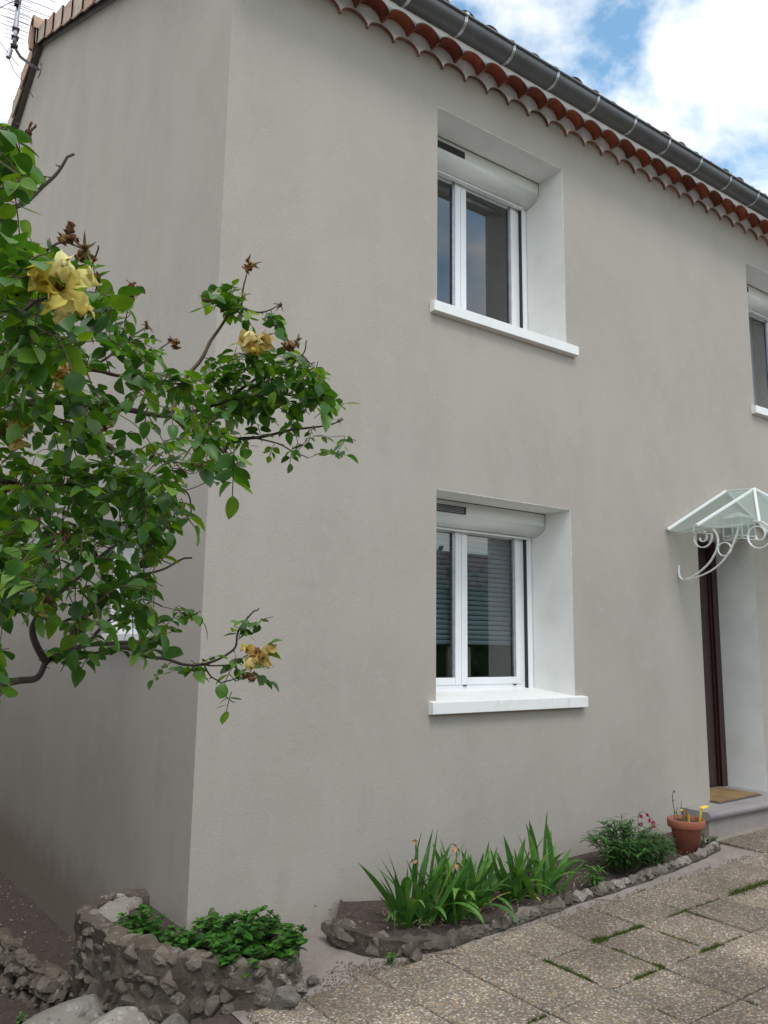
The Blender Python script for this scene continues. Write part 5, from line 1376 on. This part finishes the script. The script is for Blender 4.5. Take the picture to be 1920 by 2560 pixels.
# ---- moss and grass tufts in the paving joints
random.seed(3)
g = G()
def tuft_line(x0, y0, x1, y1, n, wd, hh):
    for k in range(n):
        t = random.random(); x = x0+(x1-x0)*t; y = y0+(y1-y0)*t
        k2_ = (.35+.65*abs(math.sin(t*9+x0*7)))
        x += random.gauss(0, wd*k2_); y += random.gauss(0, wd*k2_); z = gz(x)-.004
        a = random.random()*2*PI; h_ = hh*random.uniform(.4, 1.2)*k2_; s = Vector((math.cos(a), math.sin(a), 0))*.0022; d = Vector((random.gauss(0, .6), random.gauss(0, .6), 1)).normalized()*h_
        c0 = Vector((x, y, z)); g.add([c0-s, c0+s, c0+d], [(0, 1, 2)])
xa = lambda i: gxs[i]
for args in ((1.80, -1.115, 2.20, -1.115, 900, .012, .022), (1.80, -1.115, 1.86, -1.11, 500, .02, .026), (2.42, -1.115, 2.66, -1.115, 500, .012, .02), (2.583, -1.11, 2.583, -1.27, 450, .012, .02),
             (2.70, -1.115, 2.95, -1.115, 350, .010, .018), (3.05, -1.115, 3.45, -1.115, 1100, .022, .03), (3.45, -1.115, 4.4, -1.115, 700, .014, .022),
             (1.418, -1.12, 1.418, -1.42, 900, .011, .022), (1.806, -1.22, 1.806, -1.52, 500, .010, .018), (1.806, -1.48, 1.806, -1.53, 250, .014, .022), (1.60, -1.52, 1.75, -1.52, 450, .013, .02),
             (2.13, -1.52, 2.30, -1.52, 400, .011, .02), (2.194, -1.2, 2.194, -1.40, 160, .006, .012), (.90, -1.52, 1.00, -1.52, 260, .010, .014), (1.10, -1.52, 1.2, -1.52, 120, .008, .012), (2.35, -1.52, 2.5, -1.52, 120, .008, .012), (1.5, -1.11, 1.6, -1.11, 90, .006, .01)):
    tuft_line(*args)
for k in range(26):
    i_ = random.randrange(2, 12); j_ = random.randrange(0, 4)
    if random.random() < .5: x_ = gxs[i_]+random.uniform(0, .35); tuft_line(x_, gys[j_], x_+random.uniform(.02, .12), gys[j_], random.randrange(25, 90), .006, .011)
    else: y_ = gys[j_]-random.uniform(.03, .3); tuft_line(gxs[i_], y_, gxs[i_], y_-random.uniform(.02, .1), random.randrange(25, 90), .006, .011)
g.obj('grass', M['grass'], kind='stuff', label='moss and short grass growing in the joints of the paving', cat='grass')
# twigs and dead leaves on the paving edge
g = G()
for (x, y, L_, a) in ((1.02, -.72, .16, -.75), (2.28, -.66, .20, -.8), (1.30, -.70, .08, .1), (.50, -.60, .07, .5), (3.0, -.64, .09, .2)):
    d = Vector((math.cos(a), math.sin(a), .02))*L_; c0 = Vector((x, y, gz(x)+.006)); g.tube([c0, c0+d*.5+Vector((0, 0, .004)), c0+d], [.0025, .003, .0015], 5)
g.obj('dead_twigs', M['bark_light'], kind='stuff', label='thin dead twigs lying along the edge of the paving', cat='twigs')

# ------------------------------------------------------------------ flower pot
PT = empty('flower_pot', (3.71, -.37, .150), 'terracotta pot with bare plant stems beside the doorstep', 'flower pot', rz=.3)
g = G(); n = 28; prf = [(.0, .0), (.080, .0), (.108, .175), (.112, .178), (.128, .180), (.132, .186), (.135, .232), (.130, .238), (.120, .238), (.116, .20), (.0, .20)]
P = [(r_*math.cos(2*PI*j/n), r_*math.sin(2*PI*j/n), z) for r_, z in prf for j in range(n)]
g.add(P, [(i*n+j, i*n+(j+1) % n, (i+1)*n+(j+1) % n, (i+1)*n+j) for i in range(9) for j in range(n)])
po = g.obj('pot', M['pot'], PT, smooth=False)
for p in po.data.polygons:
    if abs(p.normal.z) < .6: p.use_smooth = True
g = G(); g.add([(.117*math.cos(2*PI*j/n), .117*math.sin(2*PI*j/n), .208+random.uniform(0, .008)) for j in range(n)] + [(0, 0, .215)], [(j, (j+1) % n, n) for j in range(n)]); g.obj('pot_soil', M['soil'], PT)
random.seed(2)
for (x, y, h, r_) in ((-.105, .05, .235, .003), (-.09, .03, .12, .0025), (-.01, .02, .15, .003), (.055, .03, .10, .0028), (-.03, -.02, .07, .002), (.1, .02, .09, .005)):
    g = G(); c = smooth_path([(x, y, .20), (x+.008, y, .20+h*.4), (x-.012, y+.004, .20+h*.75), (x-.005, y, .20+h)], 4); g.tube(c, [r_*(1.2-.5*i/(len(c)-1)) for i in range(len(c))], 5)
    for q in c[3::3]: g.tube([q, q+Vector((random.choice((-.012, .012)), 0, .010))], [.0022, .001], 4)
    g.obj('stem', mat('thorny_stem', (.09, .10, .06), .8, var=[(60, (.15, .08, .05), .45, .7)]), PT, smooth=True)
g = G()
for q in ((-.11, .05, .42), (-.10, .04, .38), (-.07, .05, .44), (-.095, .05, .30), (-.085, .03, .24), (.1, .02, .27), (.095, .03, .25), (.01, .0, .23), (-.02, .03, .22)):
    v_, f_ = leaf_verts(.028, .014, fold=.5, curl=.6, n=3); R3 = orient(Vector((random.gauss(0, 1), random.gauss(0, 1), -.3)), Vector((0, 0, 1))); g.add([R3 @ Vector(v)+Vector(q) for v in v_], f_)
g.obj('dry_leaves', M['bush_leaf'], PT, smooth=True)
def marker(loc, lab, pts, rz, flag=False):
    E = empty('plant_label', loc, lab, 'plant label', 'yellow plant labels in the pot', rz)
    g = G(); c = smooth_path(pts, 5); P = []
    for i, q in enumerate(c):
        w_ = .009+(.005*(i/(len(c)-1)) if flag else .002)
        P += [q+Vector((0, -w_, 0)), q+Vector((0, w_, 0)), q+Vector((0, w_, 0))+Vector((.0016, 0, -.001)), q+Vector((0, -w_, 0))+Vector((.0016, 0, -.001))]
    n_ = len(c); g.add(P, [(4*i+j, 4*i+(j+1) % 4, 4*i+4+(j+1) % 4, 4*i+4+j) for i in range(n_-1) for j in range(4)] + [(3, 2, 1, 0), (4*n_-4, 4*n_-3, 4*n_-2, 4*n_-1)])
    if flag:
        e = c[-1]; g.add([e+Vector(v) for v in ((-.015, -.03, .0), (.05, -.012, .012), (.038, .03, .012), (-.01, .028, .0), (-.015, -.03, .002), (.05, -.012, .014), (.038, .03, .014), (-.01, .028, .002))],
                         [(3,2,1,0), (4,5,6,7), (0,1,5,4), (1,2,6,5), (2,3,7,6), (3,0,4,7)])
    g.obj('tag', M['yellow'], E)
pz = .150
marker((3.655, -.43, pz+.20), 'yellow plastic plant label arching over the left of the pot', [(.0, 0, 0), (.0, 0, .06), (-.012, 0, .10), (-.045, 0, .118), (-.06, 0, .112)], .2 - YAW)
marker((3.775, -.44, pz+.20), 'yellow plastic plant label with a flat square head at the right of the pot', [(0, 0, 0), (.004, 0, .04), (.012, 0, .085), (.028, 0, .115)], .2 - YAW, True)

# ------------------------------------------------------------------ hedge and neighbour house for the glass, plus an added shade wall
g = G(); random.seed(6)
HD = empty('garden_hedge', (0, -10.5, -.1), 'tall leafy hedge on the far side of the garden', 'hedge')  # greenery mirrored in the lower window, set nearer to shade the lower front wall
g = G()
for k in range(14000):
    x = random.uniform(-14, 32); y = random.uniform(-.6, .6); z = random.uniform(0, 3.9+.9*noise.noise(Vector((x*.35, 0, 0)))); s = random.uniform(.05, .13)
    d1 = Vector((random.gauss(0, 1), random.gauss(0, 1), random.gauss(0, 1))).normalized()*s; d2 = d1.orthogonal().normalized()*s*.6; c0 = Vector((x, y, z))
    g.add([c0-d1, c0-d2, c0+d1, c0+d2], [(0, 1, 2, 3)])
f = g.obj('foliage', M['bush_leaf'], HD); f['kind'] = 'stuff'
g = G(); g.box(-14, 32, -.3, .3, 0, 3.2); g.obj('inner_mass', M['bush_leaf'], HD)
NW = empty('shade_wall', (-2.55, 4, -.5), 'unseen dark wall added to shade the lower side wall', 'wall')  # added out of frame to block light from the lower side wall
g = G(); g.box(-.1, .1, -4.5, 9, 0, 3.5); g.obj('wall_face', M['board'], NW)
NH = empty('neighbour_house', (22, -24, -.2), 'pale neighbouring house across the garden', 'house')
g = G(); g.box(-7, 7, -4, 4, 0, 4.2); g.obj('wall', M['white_coat'], NH)
g = G(); g.add([(-7.4, -4.4, 4.2), (7.4, -4.4, 4.2), (7.4, 4.4, 4.2), (-7.4, 4.4, 4.2), (-7.4, 0, 6.2), (7.4, 0, 6.2)], [(0,1,5,4), (2,3,4,5), (0,4,3), (1,2,5), (3,2,1,0)]); g.obj('roof', M['tile_dark'], NH)
for x in (-5, -1.5, 2, 5):
    g = G(); g.box(x-.5, x+.5, 4.003, 4.04, 1.1, 2.5); o = g.obj('window', M['pvc'], NH); g = G(); g.box(x-.42, x+.42, 4.042, 4.05, 1.18, 2.42); g.obj('pane', M['gasket'], o)
